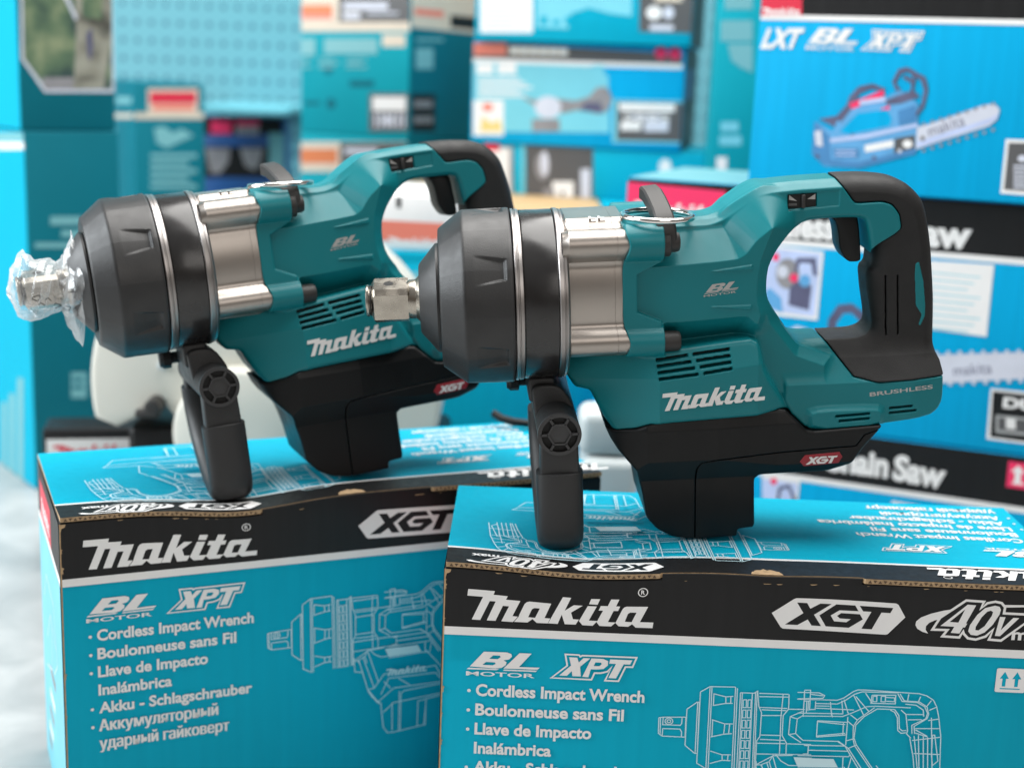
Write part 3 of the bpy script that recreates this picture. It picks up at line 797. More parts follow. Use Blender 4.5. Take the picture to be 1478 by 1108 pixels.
    for i in range(28):
        t = 2*math.pi*i/28; c_, s_ = math.cos(t), math.sin(t)
        prof.append((17.2*math.copysign(abs(c_)**0.78, c_), 10.6*math.copysign(abs(s_)**0.72, s_)))
    q = MB()
    q.tube(path, 1, prof=prof, upv=(1, 0, 0))
    # the sweep's profile has its long side along x
    V_ = []
    P_ = [Vector(p) for p in path]; vs = []; fs = []
    for i, p in enumerate(P_):
        a = P_[max(i-1, 0)]; b_ = P_[min(i+1, len(P_)-1)]; t = (b_-a).normalized()
        nn = Vector((1, 0, 0)).cross(t)
        en = min(i, len(P_)-1-i); g = 1.0 if en > 0 else 0.955
        for u, v in prof: vs.append(p + Vector((1, 0, 0))*u*g + nn*v*g)
    m_ = len(prof)
    for i in range(len(P_)-1):
        for j in range(m_):
            j2 = (j+1) % m_; fs.append((i*m_+j, (i+1)*m_+j, (i+1)*m_+j2, i*m_+j2))
    fs += [tuple(range(m_)), tuple(range((len(P_)-1)*m_, len(P_)*m_))[::-1]]
    q = MB(); q.add(vs, fs, 0, True)
    q.build('grip_sleeve', M['handle'], so_, sharp=50, scale=k)
    # clamp screw knob on the far side of the band
    q = MB(); q.lathe([(-34,3),(-34,6.5),(-31,8.6),(-25,8.6),(-24,5),(-18,5)], 'x', 10, (0, 26, -82))
    q.build('clamp_knob', M['blackpl'], so_, sharp=30, scale=k)

    # lettering on the near side
    def side(y): return Print((0, y*k, 0), (k, 0, 0), (0, 0, k), (0, -1, 0), 0.0)
    pr = side(-yl_ - 0.05)
    draw_makita(pr, (75.6, -87.4), (75.2, 5.6), (-5.6*0 + 2.0, 75.2), 'logo')
    lo = pr.build('logo', root)
    me = lo.data
    bm = bmesh.new(); bm.from_mesh(me)
    e = bmesh.ops.extrude_face_region(bm, geom=list(bm.faces))
    for g in e['geom']:
        if isinstance(g, bmesh.types.BMVert): g.co.y -= 0.0006
    bmesh.ops.recalc_face_normals(bm, faces=list(bm.faces)); bm.to_mesh(me); bm.free()
    pr = side(-yb_ - 0.08)
    draw_bl(pr, (106.6, -5.0), (25.0, 2.6), (0.5, 24.0), 'silverprint')
    pr.build('motor_badge', root)
    pr = side(-yf_ - 0.08)
    pr.text('BRUSHLESS', (232.0, -87.2), (279.0, -83.2), 3.1, 'silverprint', 0.02)
    pr.build('lettering', root)
    q = MB(); hx = [(180.7,-134.2),(184.3,-129.3),(210.2,-128.0),(212.6,-131.8),(209.6,-136.6),(183.6,-138)]
    hx = [(x - 0.5, z) for x, z in hx]
    q.prism(hx, -yd_ - 0.5, -yd_ + 1.2, 0.3); bd = q.build('voltage_badge', M['redbadge'], root, scale=k)
    pr = side(-yd_ - 0.56)
    draw_xgt(pr, (181.2, -133.9), (30.0, 1.2), (0.6, 31.5), None, 'logo')
    pr.build('lettering', bd)
    return root

def copy_tree(o, parent=None):
    c = o.copy(); COL.objects.link(c)
    if parent: c.parent = parent
    for ch in list(o.children): copy_tree(ch, c)
    return c
WR = make_wrench()
WR.location = (0.0254, 1.027, -0.1524 + CAM_Z); WR.rotation_euler = (R_(4.87), R_(-4.23), R_(3.13))
GW = 'cordless impact wrenches standing on their cartons'
tag(WR, 'teal impact wrench with bare square steel anvil standing on the front carton', 'impact wrench', GW)
WR2 = copy_tree(WR)
WR2.location = (-0.2662, 1.1335, -0.1604 + CAM_Z); WR2.rotation_euler = (R_(-4.0), R_(-6.9), R_(21.93))
tag(WR2, 'teal impact wrench with anvil wrapped in clear plastic bag, behind on the left', 'impact wrench', GW)

# ------------------------------------------------------------------ cartons
def clip_rect(p, x0, y0, x1, y1):
    for ax, v, sg in ((0, x0, 1), (0, x1, -1), (1, y0, 1), (1, y1, -1)):
        out = []
        for i in range(len(p)):
            a, b = p[i-1], p[i]
            ia, ib = (a[ax]-v)*sg >= 0, (b[ax]-v)*sg >= 0
            if ia != ib:
                t = (v - a[ax])/(b[ax]-a[ax]); out.append((a[0] + (b[0]-a[0])*t, a[1] + (b[1]-a[1])*t))
            if ib: out.append(b)
        p = out
        if not p: break
    return p
class Carton:
    """local frame: x along the front, y into the depth, z up; origin at the lower left front corner"""
    def __init__(s, name, label, cat, loc, yaw, W, D, H, mats, group=None, r=0.002, body='carton_body'):
        s.W, s.D, s.H = W, D, H
        s.root = tag(empty(name, loc, (0, 0, yaw)), label, cat, group)
        s.MW = Matrix.Translation(Vector(loc)) @ Matrix.Rotation(yaw, 4, 'Z'); s.MI = s.MW.inverted()
        m = mats if isinstance(mats, list) else [mats]
        b = MB(); b.rbox((0, 0, 0), (W, D, H), r, seg=2)
        if body: s.body = b.build(body, m[0], s.root, sharp=60)
    def face(s, f):
        W, D, H = s.W, s.D, s.H
        fr = dict(front=((0,0,0),(1,0,0),(0,0,1),(0,-1,0)), left=((0,D,0),(0,-1,0),(0,0,1),(-1,0,0)),
                  right=((W,0,0),(0,1,0),(0,0,1),(1,0,0)), top=((0,0,H),(1,0,0),(0,1,0),(0,0,1)))[f]
        p = Print(*fr)
        o = s.MW @ p.O; n = s.MW.to_3x3() @ p.N; U = s.MW.to_3x3() @ p.U; V = s.MW.to_3x3() @ p.V
        def uv(px, py):
            d = ray(px, py); c = Vector((0, 0, CAM_Z)); t = (o - c).dot(n) / d.dot(n); q = c + d*t - o
            return (q.dot(U), q.dot(V))
        lim = dict(front=(W, H), left=(D, H), right=(D, H), top=(W, D))[f]
        def ps(pts):
            q = [uv(*a) for a in pts]
            if any(abs(a) > 30 or abs(b) > 30 for a, b in q): return []
            return clip_rect(q, 0.0008, 0.0008, lim[0] - 0.0008, lim[1] - 0.0008)
        p.uv = uv; p.ps = ps
        p.w, p.h = lim
        return p
def carton_px(name, label, cat, xl, xr, ytop, ymid, Y, yaw, D, mats, zb=0.0, group=None, W=None, H=None):
    c = at(xl, ymid, Y); n = Vector((math.sin(yaw), -math.cos(yaw), 0)); U = Vector((math.cos(yaw), math.sin(yaw), 0))
    cam_ = Vector((0, 0, CAM_Z))
    def hit(px, py):
        d = ray(px, py); return cam_ + d * ((c - cam_).dot(n) / d.dot(n))
    if W is None: W = (hit(xr, ymid) - c).dot(U)
    if H is None: H = hit(xl, ytop).z - zb
    return Carton(name, label, cat, (c.x, c.y, zb), yaw, W, D, H, mats, group)

# --- the two wrench cartons
BW, BD, BH = 0.46, 0.186, 0.28
def wrench_carton(loc, yaw, label):
    c = Carton('wrench_carton', label, 'cardboard box', loc, yaw, BW, BD, BH, M['cyan'], 'wrench cartons', body=None)
    b = MB(); b.rbox((0, 0, 0), (BW, BD, BH - 0.010), 0.0010, seg=2); b.rbox((0.0002, 0.0002, BH - 0.012), (BW-0.0002, BD-0.0002, BH - 0.0046), 0.0010, seg=2, mi=1)
    b.rbox((0.156, -0.0004, BH - 0.010), (0.299, 0.0011, BH - 0.0003), 0.0005, seg=2, mi=1)
    b.build('carton_body', [M['cyan'], M['black']], c.root, sharp=60)
    return c
cA = wrench_carton((-0.043, 0.9482, 0.0), -0.0057, 'cyan wrench carton at the front right under the wrench with the bare anvil')
cB = wrench_carton((-0.3391, 1.0082, 0.0), 0.409, 'cyan wrench carton on the left, turned, under the wrench with the bagged anvil')
fA, fB = cA.face('front'), cB.face('front')
def s5(p): return [fA.uv(940 + x/6.426, 980 + y/6.426) for x, y in p]
def s6(p): return [fA.uv(1150 + x/6.426, 980 + y/6.426) for x, y in p]
def sB(p): return [fB.uv(380 + x/4.296, 850 + y/4.296) for x, y in p]
ART = []
for p in ([(70,350),(110,345),(325,345)], [(70,350),(65,495),(100,520),(310,530)], [(110,345),(105,415),(270,420),(282,400),(285,350)],
          [(105,450),(100,518)], [(105,450),(265,455),(280,480),(278,525)], [(85,350),(80,505)],
          disc(163,382,36,30,16) + [(199,382)], disc(163,382,17,14,12) + [(180,382)],
          [(330,270),(425,205),(445,205)], [(330,270),(312,605)], [(312,605),(400,678),(420,680)], [(430,205),(405,680)], [(445,205),(425,680)], [(320,345),(312,530)],
          [(455,110),(545,60),(780,65)], [(455,110),(420,770),(505,820)], [(545,60),(505,823)], [(562,62),(525,823)], [(780,65),(745,823)], [(797,75),(765,823)],
          [(575,125),(690,155),(760,150)], [(568,235),(690,215),(755,215)], [(690,155),(690,215)], [(737,150),(735,215)], [(580,125),(574,235)],
          [(560,365),(680,405),(755,405)], [(548,525),(670,500),(745,495)], [(680,405),(670,500)], [(725,405),(715,498)], [(568,365),(560,525)],
          [(545,655),(655,690),(735,690)], [(540,770),(655,740),(730,745)], [(655,690),(655,740)], [(710,690),(705,745)],
          [(825,115),(950,120),(985,100),(995,240),(1020,300),(1005,520),(975,560),(960,823)], [(825,115),(790,823)], [(842,115),(808,823)], [(935,120),(905,823)], [(965,110),(935,823)], [(980,110),(950,823)],
          [(1000,120),(1270,130)], [(1000,150),(1270,155)], [(1000,250),(1260,260)], [(1020,272),(1250,280)], [(1020,325),(1210,325)], [(1010,505),(1200,510)],
          [(1005,545),(1230,555)], [(975,580),(1240,585)], [(965,680),(1478,687)], [(1220,130),(1200,330),(1185,680)], [(1275,130),(1270,265),(1220,325),(1210,510),(1250,580),(1245,685)],
          [(1400,285),(1285,335),(1270,500),(1385,575)], [(1400,325),(1350,355),(1335,490),(1390,545)], [(1285,335),(1350,355)], [(1270,500),(1335,490)],
          [(1270,265),(1420,268)], [(1245,585),(1478,592)], [(1150,685),(1200,745),(1270,785),(1478,790)], [(1130,685),(1090,750),(1010,780),(960,780)], [(1090,750),(1110,823)], [(1010,780),(1035,823)]):
    ART.append((s5(p), 1))
for r in range(7):
    y0 = 178 + 94*r; sh = -5.0*r
    for x0 in (850, 894):
        ART.append((s5([(x0+sh,y0),(x0+30+sh,y0),(x0+27+sh,y0+72),(x0-3+sh,y0+72),(x0+sh,y0)]), 1))
for p in ([(0,170),(370,180),(430,160),(520,100),(560,85),(620,85),(1130,120),(1200,140),(1260,180),(1290,240),(1310,340),(1328,520),(1318,823)],
          [(170,210),(370,215),(440,185),(530,125),(600,102),(940,112)], [(170,232),(300,235)], [(170,190),(165,265),(115,265)],
          [(50,325),(420,330),(500,300),(640,240),(720,235),(1050,250)],
          [(700,820),(545,590),(525,530),(540,410),(620,330),(740,260),(900,265)], [(680,820),(530,600),(516,540),(518,420),(558,360),(715,248)],
          [(860,270),(900,290),(925,340),(930,460),(960,485),(1005,480)], [(900,265),(940,320),(945,440),(970,462),(1010,460)], [(960,270),(1005,310),(1020,460),(1010,490),(1050,530)],
          [(930,120),(970,190),(1110,200),(1180,240),(1205,300),(1190,350),(1060,410),(1060,490)], [(950,120),(990,185),(1130,195),(1200,240),(1215,310),(1200,350),(1080,420),(1085,490)],
          [(1000,215),(1100,225),(1165,270),(1170,330)], [(1010,310),(1170,312)], [(1020,360),(1150,358)],
          [(1040,530),(1070,700),(1080,823)], [(1080,510),(1110,823)], [(1120,500),(1125,823)], [(1165,510),(1165,823)], [(1205,520),(1205,823)], [(1240,340),(1245,823)],
          [(1075,670),(1320,680)], [(1060,550),(1320,520)], [(1090,440),(1320,440)], [(1250,500),(1240,690),(1250,780),(1300,740),(1270,500),(1250,500)],
          [(1140,145),(1120,190)], [(1240,180),(1200,230)], [(1290,240),(1220,270)], [(1310,350),(1210,365)], [(1030,120),(1020,180)], [(1090,480),(1200,515)], [(1090,450),(1200,510)],
          [(690,130),(910,130),(905,210),(680,205),(690,130)], [(700,140),(735,140),(733,190),(697,190),(700,140)], [(775,140),(815,140),(812,192),(773,190),(775,140)], [(820,150),(900,155),(895,190),(820,185)],
          [(630,110),(690,200)], [(520,130),(610,310)], [(540,140),(660,280)], [(430,170),(470,300)], [(410,180),(420,300)], [(305,190),(315,325)],
          [(490,310),(555,360)], [(465,370),(525,420)], [(450,550),(525,530)], [(470,620),(540,590)],
          [(185,365),(460,380)], [(185,365),(175,515)], [(175,515),(450,495)], [(440,400),(185,372)], [(440,480),(180,505)], [(465,330),(445,590)], [(425,385),(418,495)],
          [(50,545),(380,555),(470,620),(600,823)], [(0,500),(50,545)], [(370,555),(440,600),(570,823)], [(60,590),(440,597)], [(100,635),(470,645)], [(60,590),(100,595),(95,670),(50,670)],
          [(0,685),(470,695),(485,680)], [(0,800),(420,803),(460,823)], [(420,700),(415,800)], [(500,690),(465,810)],
          [(0,100),(200,105),(250,130),(235,155),(0,160)], [(120,118),(235,132)], [(65,80),(120,80),(115,180),(60,180),(65,80)], [(60,180),(50,325)], [(85,180),(80,290)], [(100,180),(95,270)], [(115,180),(110,265)], [(0,290),(420,298)], [(0,255),(60,258)], [(170,245),(520,262)], [(320,330),(305,230)]):
    ART.append((s6(p), 1))
for p in ([(555,415),(560,500),(610,505)], [(585,430),(640,610),(715,700)], [(610,410),(680,600)], [(640,375),(705,560)], [(720,690),(735,840),(760,875),(800,872),(995,825),(1000,660)],
          [(560,430),(640,370),(740,350)], [(680,600),(740,515),(1060,460),(1110,560)], [(640,620),(700,690),(800,600),(1095,560)], [(720,640),(770,540),(1060,505),(1095,545)],
          [(840,860),(845,630),(870,615),(1100,570)], [(830,860),(835,620)], [(735,750),(800,690),(1095,630)], [(945,840),(950,680),(1100,640)], [(640,610),(680,600)], [(780,600),(740,560)], [(790,690),(790,860)],
          [(985,830),(1000,680)], [(660,650),(715,690)], [(830,540),(900,580)], [(1000,365),(1100,470)], [(1100,570),(1330,520),(1360,480),(1180,500),(1110,470)], [(1100,640),(1290,610),(1330,530)], [(1180,500),(1200,380),(1160,330)]):
    ART.append((sB(p), 1))
ART_FILL = [s6([(0,702),(330,712),(370,790),(0,785)]), s5([(1310,695),(1478,700),(1478,785),(1345,780)])]
MKB = sB([(755,470), (1005,437)])
LINES = ['Cordless Impact Wrench', 'Boulonneuse sans Fil', 'Llave de Impacto', 'Inalámbrica', 'Akku - Schlagschrauber', 'Аккумуляторный', 'ударный гайковерт']
def dress(c):
    r = c.root
    f = c.face('front')
    f.poly(rect(0.0006, BH-0.0495, BW-0.0006, BH-0.0052), 'black')
    f.poly(rect(0.0006, BH-0.0558, BW-0.0006, BH-0.0495), 'white')
    f.poly(rect(0.0, 0.002, 0.0011, BH-0.005), 'kraft')
    f.build('band_print', r)
    f = c.face('front'); f.base = 0.00075
    a, b, m = fA.uv(675.1, 845.8), fA.uv(942.5, 903), fA.uv(682.4, 893.3)
    ux = (b[0]-a[0], 0.0); L = ux[0]
    draw_makita(f, (a[0], BH - 0.0437), (L, 0.0), (0, L))
    o = fA.uv(928.4, 847.5)
    f.line(disc(o[0], o[1], 0.0033, n=20), 0.0007, 'white', closed=True); f.text('R', (o[0]-0.0013, o[1]-0.0017), (o[0]+0.0014, o[1]-0.0017), 0.0034, 'white', 0.02)
    a, b = fA.uv(1113.6, 881.7), fA.uv(1306.6, 883.5)
    draw_xgt(f, (a[0], a[1]), (b[0]-a[0], 0.0), (0, b[0]-a[0]))
    a, b = fA.uv(1320.3, 902.3), fA.uv(1490, 902.3)
    draw_40v(f, (a[0], a[1]+0.001), (b[0]-a[0], 0), (0, b[0]-a[0]))
    f.build('logo', r)
    f = c.face('front'); f.base = 0.00075
    a, b = fA.uv(672.6, 973.2), fA.uv(779.1, 960.2)
    draw_bl(f, (a[0], a[1]), (b[0]-a[0], 0), (0, (b[0]-a[0])))
    a, b = fA.uv(795.6, 976.8), fA.uv(919.1, 944.4)
    draw_xpt(f, (a[0], a[1]), (b[0]-a[0], 0), (0, b[0]-a[0]))
    u0 = 0.0256; hh = 0.0094
    ends = [0.1487, 0.1344, 0.1114, None, None, None, None]
    vs_ = [-0.1025, -0.1178, -0.1330, -0.1483, -0.1635, -0.1787, -0.1940]
    e4 = fB.uv(248, 986)[0]; e5 = fB.uv(363.5, 994)[0]; e6 = fB.uv(314, 1025)[0]; e7 = fB.uv(330, 1048)[0]
    ends[3:] = [e4, e5, e6, e7]
    for i, t in enumerate(LINES):
        for dx in ((0,) if i < 5 else (-0.00045, 0, 0.00045)):
          f.text(t, (u0+dx, BH + vs_[i]), (ends[i]+dx, BH + vs_[i]), hh, 'white', 0.03 if i < 5 else 0.0)
        if i not in (3, 6): f.poly(disc(0.0205, BH + vs_[i] + 0.0040, 0.0013, n=14), 'white')
    f.build('lettering', r)
    f = c.face('front'); f.base = 0.0006
    for p, k in ART: f.line(p, 0.00072, 'line')
    for p in ART_FILL: f.poly(p, 'line')
    L = MKB[1][0] - MKB[0][0]; draw_makita(f, (MKB[0][0], MKB[0][1] - 0.0085), (L, 0), (0, L), 'line')
    f.build('line_drawing', r)
    f = c.face('front'); f.base = 0.0007
    a = fA.uv(1436, 1000); b_ = fA.uv(1478, 966)
    w_ = 0.0215; u_, v_ = a[0]-0.0008, a[1]+0.0015
    f.poly(rrect(u_, v_, u_+w_, v_+0.0185, 0.0012), 'white')
    for q in (0.0035, 0.0125):
        f.poly([(u_+q+0.0012, v_+0.0045), (u_+q+0.0038, v_+0.0045), (u_+q+0.0038, v_+0.0105), (u_+q+0.0058, v_+0.0105), (u_+q+0.0025, v_+0.0160), (u_+q-0.0008, v_+0.0105), (u_+q+0.0012, v_+0.0105)], 'cyan')
    f.poly(rect(u_+0.0035, v_+0.0024, u_+0.018, v_+0.0032), 'cyan')
    f.build('handling_mark', r)
    # top sheet: its own board with raw corrugated edge
    b = MB(); th = 0.0034
    out = [(0.001,-0.0012),(0.154,-0.0008),(0.1552,0.0013),(0.299,0.0013),(0.3005,-0.0016),(BW-0.0005,-0.0016),(BW,BD),(0,BD)]
    up = [0.0]*8
    n = len(out)
    vs = [(x, y, BH - th + u_) for (x, y), u_ in zip(out, up)] + [(x, y, BH + u_) for (x, y), u_ in zip(out, up)]
    b.add(vs, [tuple(range(n))[::-1], tuple(range(n, 2*n))] + [(i, (i+1) % n, n+(i+1) % n, n+i) for i in range(n)], 0)
    # flutes
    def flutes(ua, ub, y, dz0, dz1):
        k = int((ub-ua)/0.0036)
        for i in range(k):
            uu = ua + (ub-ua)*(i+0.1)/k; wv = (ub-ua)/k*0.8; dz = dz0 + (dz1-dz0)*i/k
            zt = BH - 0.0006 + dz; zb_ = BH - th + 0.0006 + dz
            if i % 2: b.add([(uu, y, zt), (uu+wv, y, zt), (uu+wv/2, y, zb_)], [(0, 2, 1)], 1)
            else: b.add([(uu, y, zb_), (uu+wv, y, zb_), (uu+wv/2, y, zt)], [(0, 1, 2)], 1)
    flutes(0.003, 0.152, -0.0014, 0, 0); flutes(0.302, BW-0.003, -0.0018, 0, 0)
    sheet = b.build('top_flap', [M['kraft'], M['kraftdark']], r, sharp=30)
    f = c.face('top'); f.base = 0.00025
    tb = 0.0305
    def zz(u, t): return 0
    f.poly([(0.0012,-0.0010),(0.154,-0.0006),(0.1552,0.0014),(0.2985,0.0014),(0.2985,tb),(0.0002,tb)], 'black')
    f.poly(rect(0.0002, tb, BW-0.0002, tb+0.0032), 'white')
    f.poly(rect(0.0002, tb+0.0032, BW-0.0002, BD-0.0004), 'cyan')
    # the lifted right part of the band
    z1 = 0.0003
    f.mb.add([f.P(0.2985, 0.0014, 0.00002), f.P(0.3005, -0.0014, z1-0.0002), f.P(BW-0.0006, -0.0014, z1), f.P(BW-0.0004, tb, 0.00002), f.P(0.2985, tb, 0.00002)], [(0, 1, 2, 3, 4)], INKI['black'])
    f.build('top_print', r)
    f = c.face('top'); f.base = 0.0006
    fa = TOPF
    # drawing turned round, bottom towards the back
    ua = fa.uv(1128, 776)[0]; S = 1.09; uanv = 0.1607
    def tt(p): return [(ua - (u - uanv)*S, 0.036 + (BH - 0.098 - v)*S) for u, v in p]
    for p, k in ART:
        q = tt(p)
        if all(0.002 < a_ < BW-0.002 and 0.002 < b2 < BD-0.002 for a_, b2 in q): f.line(q, 0.00080, 'line')
    for p in ART_FILL: f.poly(tt(p), 'line')
    q = tt([(MKB[0][0], MKB[0][1]-0.0085), (MKB[1][0], MKB[0][1]-0.0085)]); L = q[0][0]-q[1][0]
    draw_makita(f, q[0], (-L, 0), (0, -L), 'line')
    f.build('line_drawing', r)
    f = c.face('top'); f.base = 0.0006
    for t, xr, xl, y in (('Cordless Impact Wrench',1473,1235.6,778.6), ('Boulonneuse sans Fil',1465,1256,770), ('Llave de Impacto Inalámbrica',1457,1179.6,762),
                         ('Akku - Schlagschrauber',1446,1224,754), ('Аккумуляторный',1438,1270,746.2), ('ударный гайковерт',1433,1248,738)):
        a, b2 = fa.uv(xr, y), fa.uv(xl, y - 0.035*(xr-xl))
        cyr = ord(t[0]) > 1000
        for dx in ((-0.0004, 0, 0.0004) if cyr else (0,)): f.text(t, (a[0]+dx, a[1]), (b2[0]+dx, a[1]), 0.0098, 'white', 0.0 if cyr else 0.026)
        if t[0] != 'у': f.poly(disc(a[0] + 0.0085, a[1]-0.004, 0.0013, n=12), 'white')
    a, b2 = fa.uv(1370, 789.5), fa.uv(1263, 786)
    draw_xpt(f, (a[0]+0.002, a[1]), (-(a[0]-b2[0]), 0), (0, -(a[0]-b2[0])*0.95), outline=0.0009)
    a2 = (a[0] + 0.075, a[1]); draw_bl(f, a2, (-0.052, 0), (0, -0.052))
    f.build('lettering', r)
    f = c.face('top'); f.base = 0.0007
    a = fa.uv(1330, 812)
    draw_makita(f, (a[0] + 0.120, 0.0265), (-0.120, 0), (0, -0.112))
    f.line(disc(a[0] + 0.0105, 0.0080, 0.003, 0.0026, n=16), 0.0006, 'white', closed=True)
    a = fa.uv(905, 818); a3 = fa.uv(690, 795)
    draw_xgt(f, (0.158, 0.0115), (-0.066, 0), (0, -0.070))
    draw_40v(f, (0.0885, 0.0125), (-0.060, 0), (0, -0.060))
    f.build('logo', r)
    f = c.face('top'); f.base = 0.0005
    f.poly([(0.231 + 0.0115*math.cos(R_(t)), 0.0014 + 0.0105*math.sin(R_(t))*(1 + 0.12*math.sin(t*0.21))) for t in range(0, 181, 12)], 'kraft')
    rr_ = random.Random(int(c.MW.translation.x*1000))
    f.build('torn_edge', r)
    f = c.face('front'); f.base = 0.0009
    for i in range(9):
        v0 = BH - 0.012 - rr_.random()*0.24; s_ = 0.0007 + rr_.random()*0.0016
        f.poly([(0.0001, v0), (s_, v0 + s_*0.6), (s_*0.8, v0 + s_*1.7), (s_*1.3, v0 + s_*2.4), (0.0001, v0 + s_*3.2)], 'kraft')
    f.poly([(0.0001, BH-0.0052), (0.0001, BH-0.013), (0.0012, BH-0.011), (0.0018, BH-0.0085), (0.0042, BH-0.0075), (0.0050, BH-0.0052)], 'kraft')
    for i in range(14):
        u0_ = 0.01 + rr_.random()*0.43; s_ = 0.0008 + rr_.random()*0.0022
        f.poly([(u0_, BH-0.0052), (u0_ + s_*0.5, BH-0.0052-s_*0.28), (u0_ + s_*1.4, BH-0.0052-s_*0.2), (u0_ + s_*2, BH-0.0052)], 'kraft')
    f.build('worn_edge', r)
    # left end
    f = c.face('left')
    f.poly(rect(0.0006, BH-0.0495, BD-0.0006, BH-0.0052), 'black'); f.poly(rect(0.0006, BH-0.0558, BD-0.0006, BH-0.0495), 'white')
    f.poly(rect(0.02, BH-0.0495, 0.115, BH-0.016), 'red')
    draw_makita(f, (0.03, BH-0.043), (0.075, 0), (0, 0.075))
    f.poly(rect(0.0006, 0.0006, BD-0.0006, BH-0.0558), 'ltcyan')  # end painted paler than the front, as lit from the window side
    for i, y in enumerate((0.045, 0.06, 0.08, 0.10, 0.125)): f.poly(rect(0.03+0.01*i, y-0.02, 0.06+0.014*i, y-0.012), 'white' if i % 2 else 'picgrey')
    for q in ([(0.03,0.16),(0.06,0.19),(0.12,0.185),(0.14,0.14),(0.11,0.12)], [(0.05,0.13),(0.09,0.165),(0.13,0.15)], [(0.04,0.10),(0.09,0.115),(0.10,0.16)]): f.line(q, 0.0012, 'white')
    f.build('end_print', r)
TOPF = cA.face('top')
dress(cA); dress(cB)
def sag(c, dip):
    """the board gives way under the wrench: bend everything near the top of the carton"""
    for o in c.root.children:
        me = o.data; bm = bmesh.new(); bm.from_mesh(me)
        if max(v.co.z for v in bm.verts) > BH - 0.08:
            bmesh.ops.triangulate(bm, faces=list(bm.faces))
            for _ in range(6):
                ed = [e for e in bm.edges if e.calc_length() > 0.013 and max(v.co.z for v in e.verts) > BH - 0.07]
                if not ed: break
                bmesh.ops.subdivide_edges(bm, edges=ed, cuts=1)
                bmesh.ops.triangulate(bm, faces=[f for f in bm.faces if len(f.verts) > 3])
            for v in bm.verts:
                k = max(0.0, min(1.0, (v.co.z - (BH - 0.055))/0.050)); k = k*k*(3 - 2*k)
                v.co.z -= dip(v.co.x, v.co.y)*k
                if v.co.y < 0.02: v.co.y += 0.0016*k*math.sin(v.co.x*23)*math.sin(v.co.x*9 + 0.6)
            bm.to_mesh(me)
        bm.free()
def tf(t, a, s): return math.exp(-(max(0.0, t - a)/s)**2)
sag(cA, lambda u, t: 0.0058*math.exp(-((u - 0.100)/0.062)**2)*tf(t, 0.060, 0.035) + 0.0012*math.exp(-((u - 0.235)/0.03)**2)*tf(t, 0.01, 0.02))
sag(cB, lambda u, t: 0.0072*math.exp(-((u - 0.140)/0.055)**2)*tf(t, 0.06, 0.035) + 0.0030*math.exp(-((u - 0.245)/0.05)**2)*math.exp(-((t - 0.10)/0.04)**2))

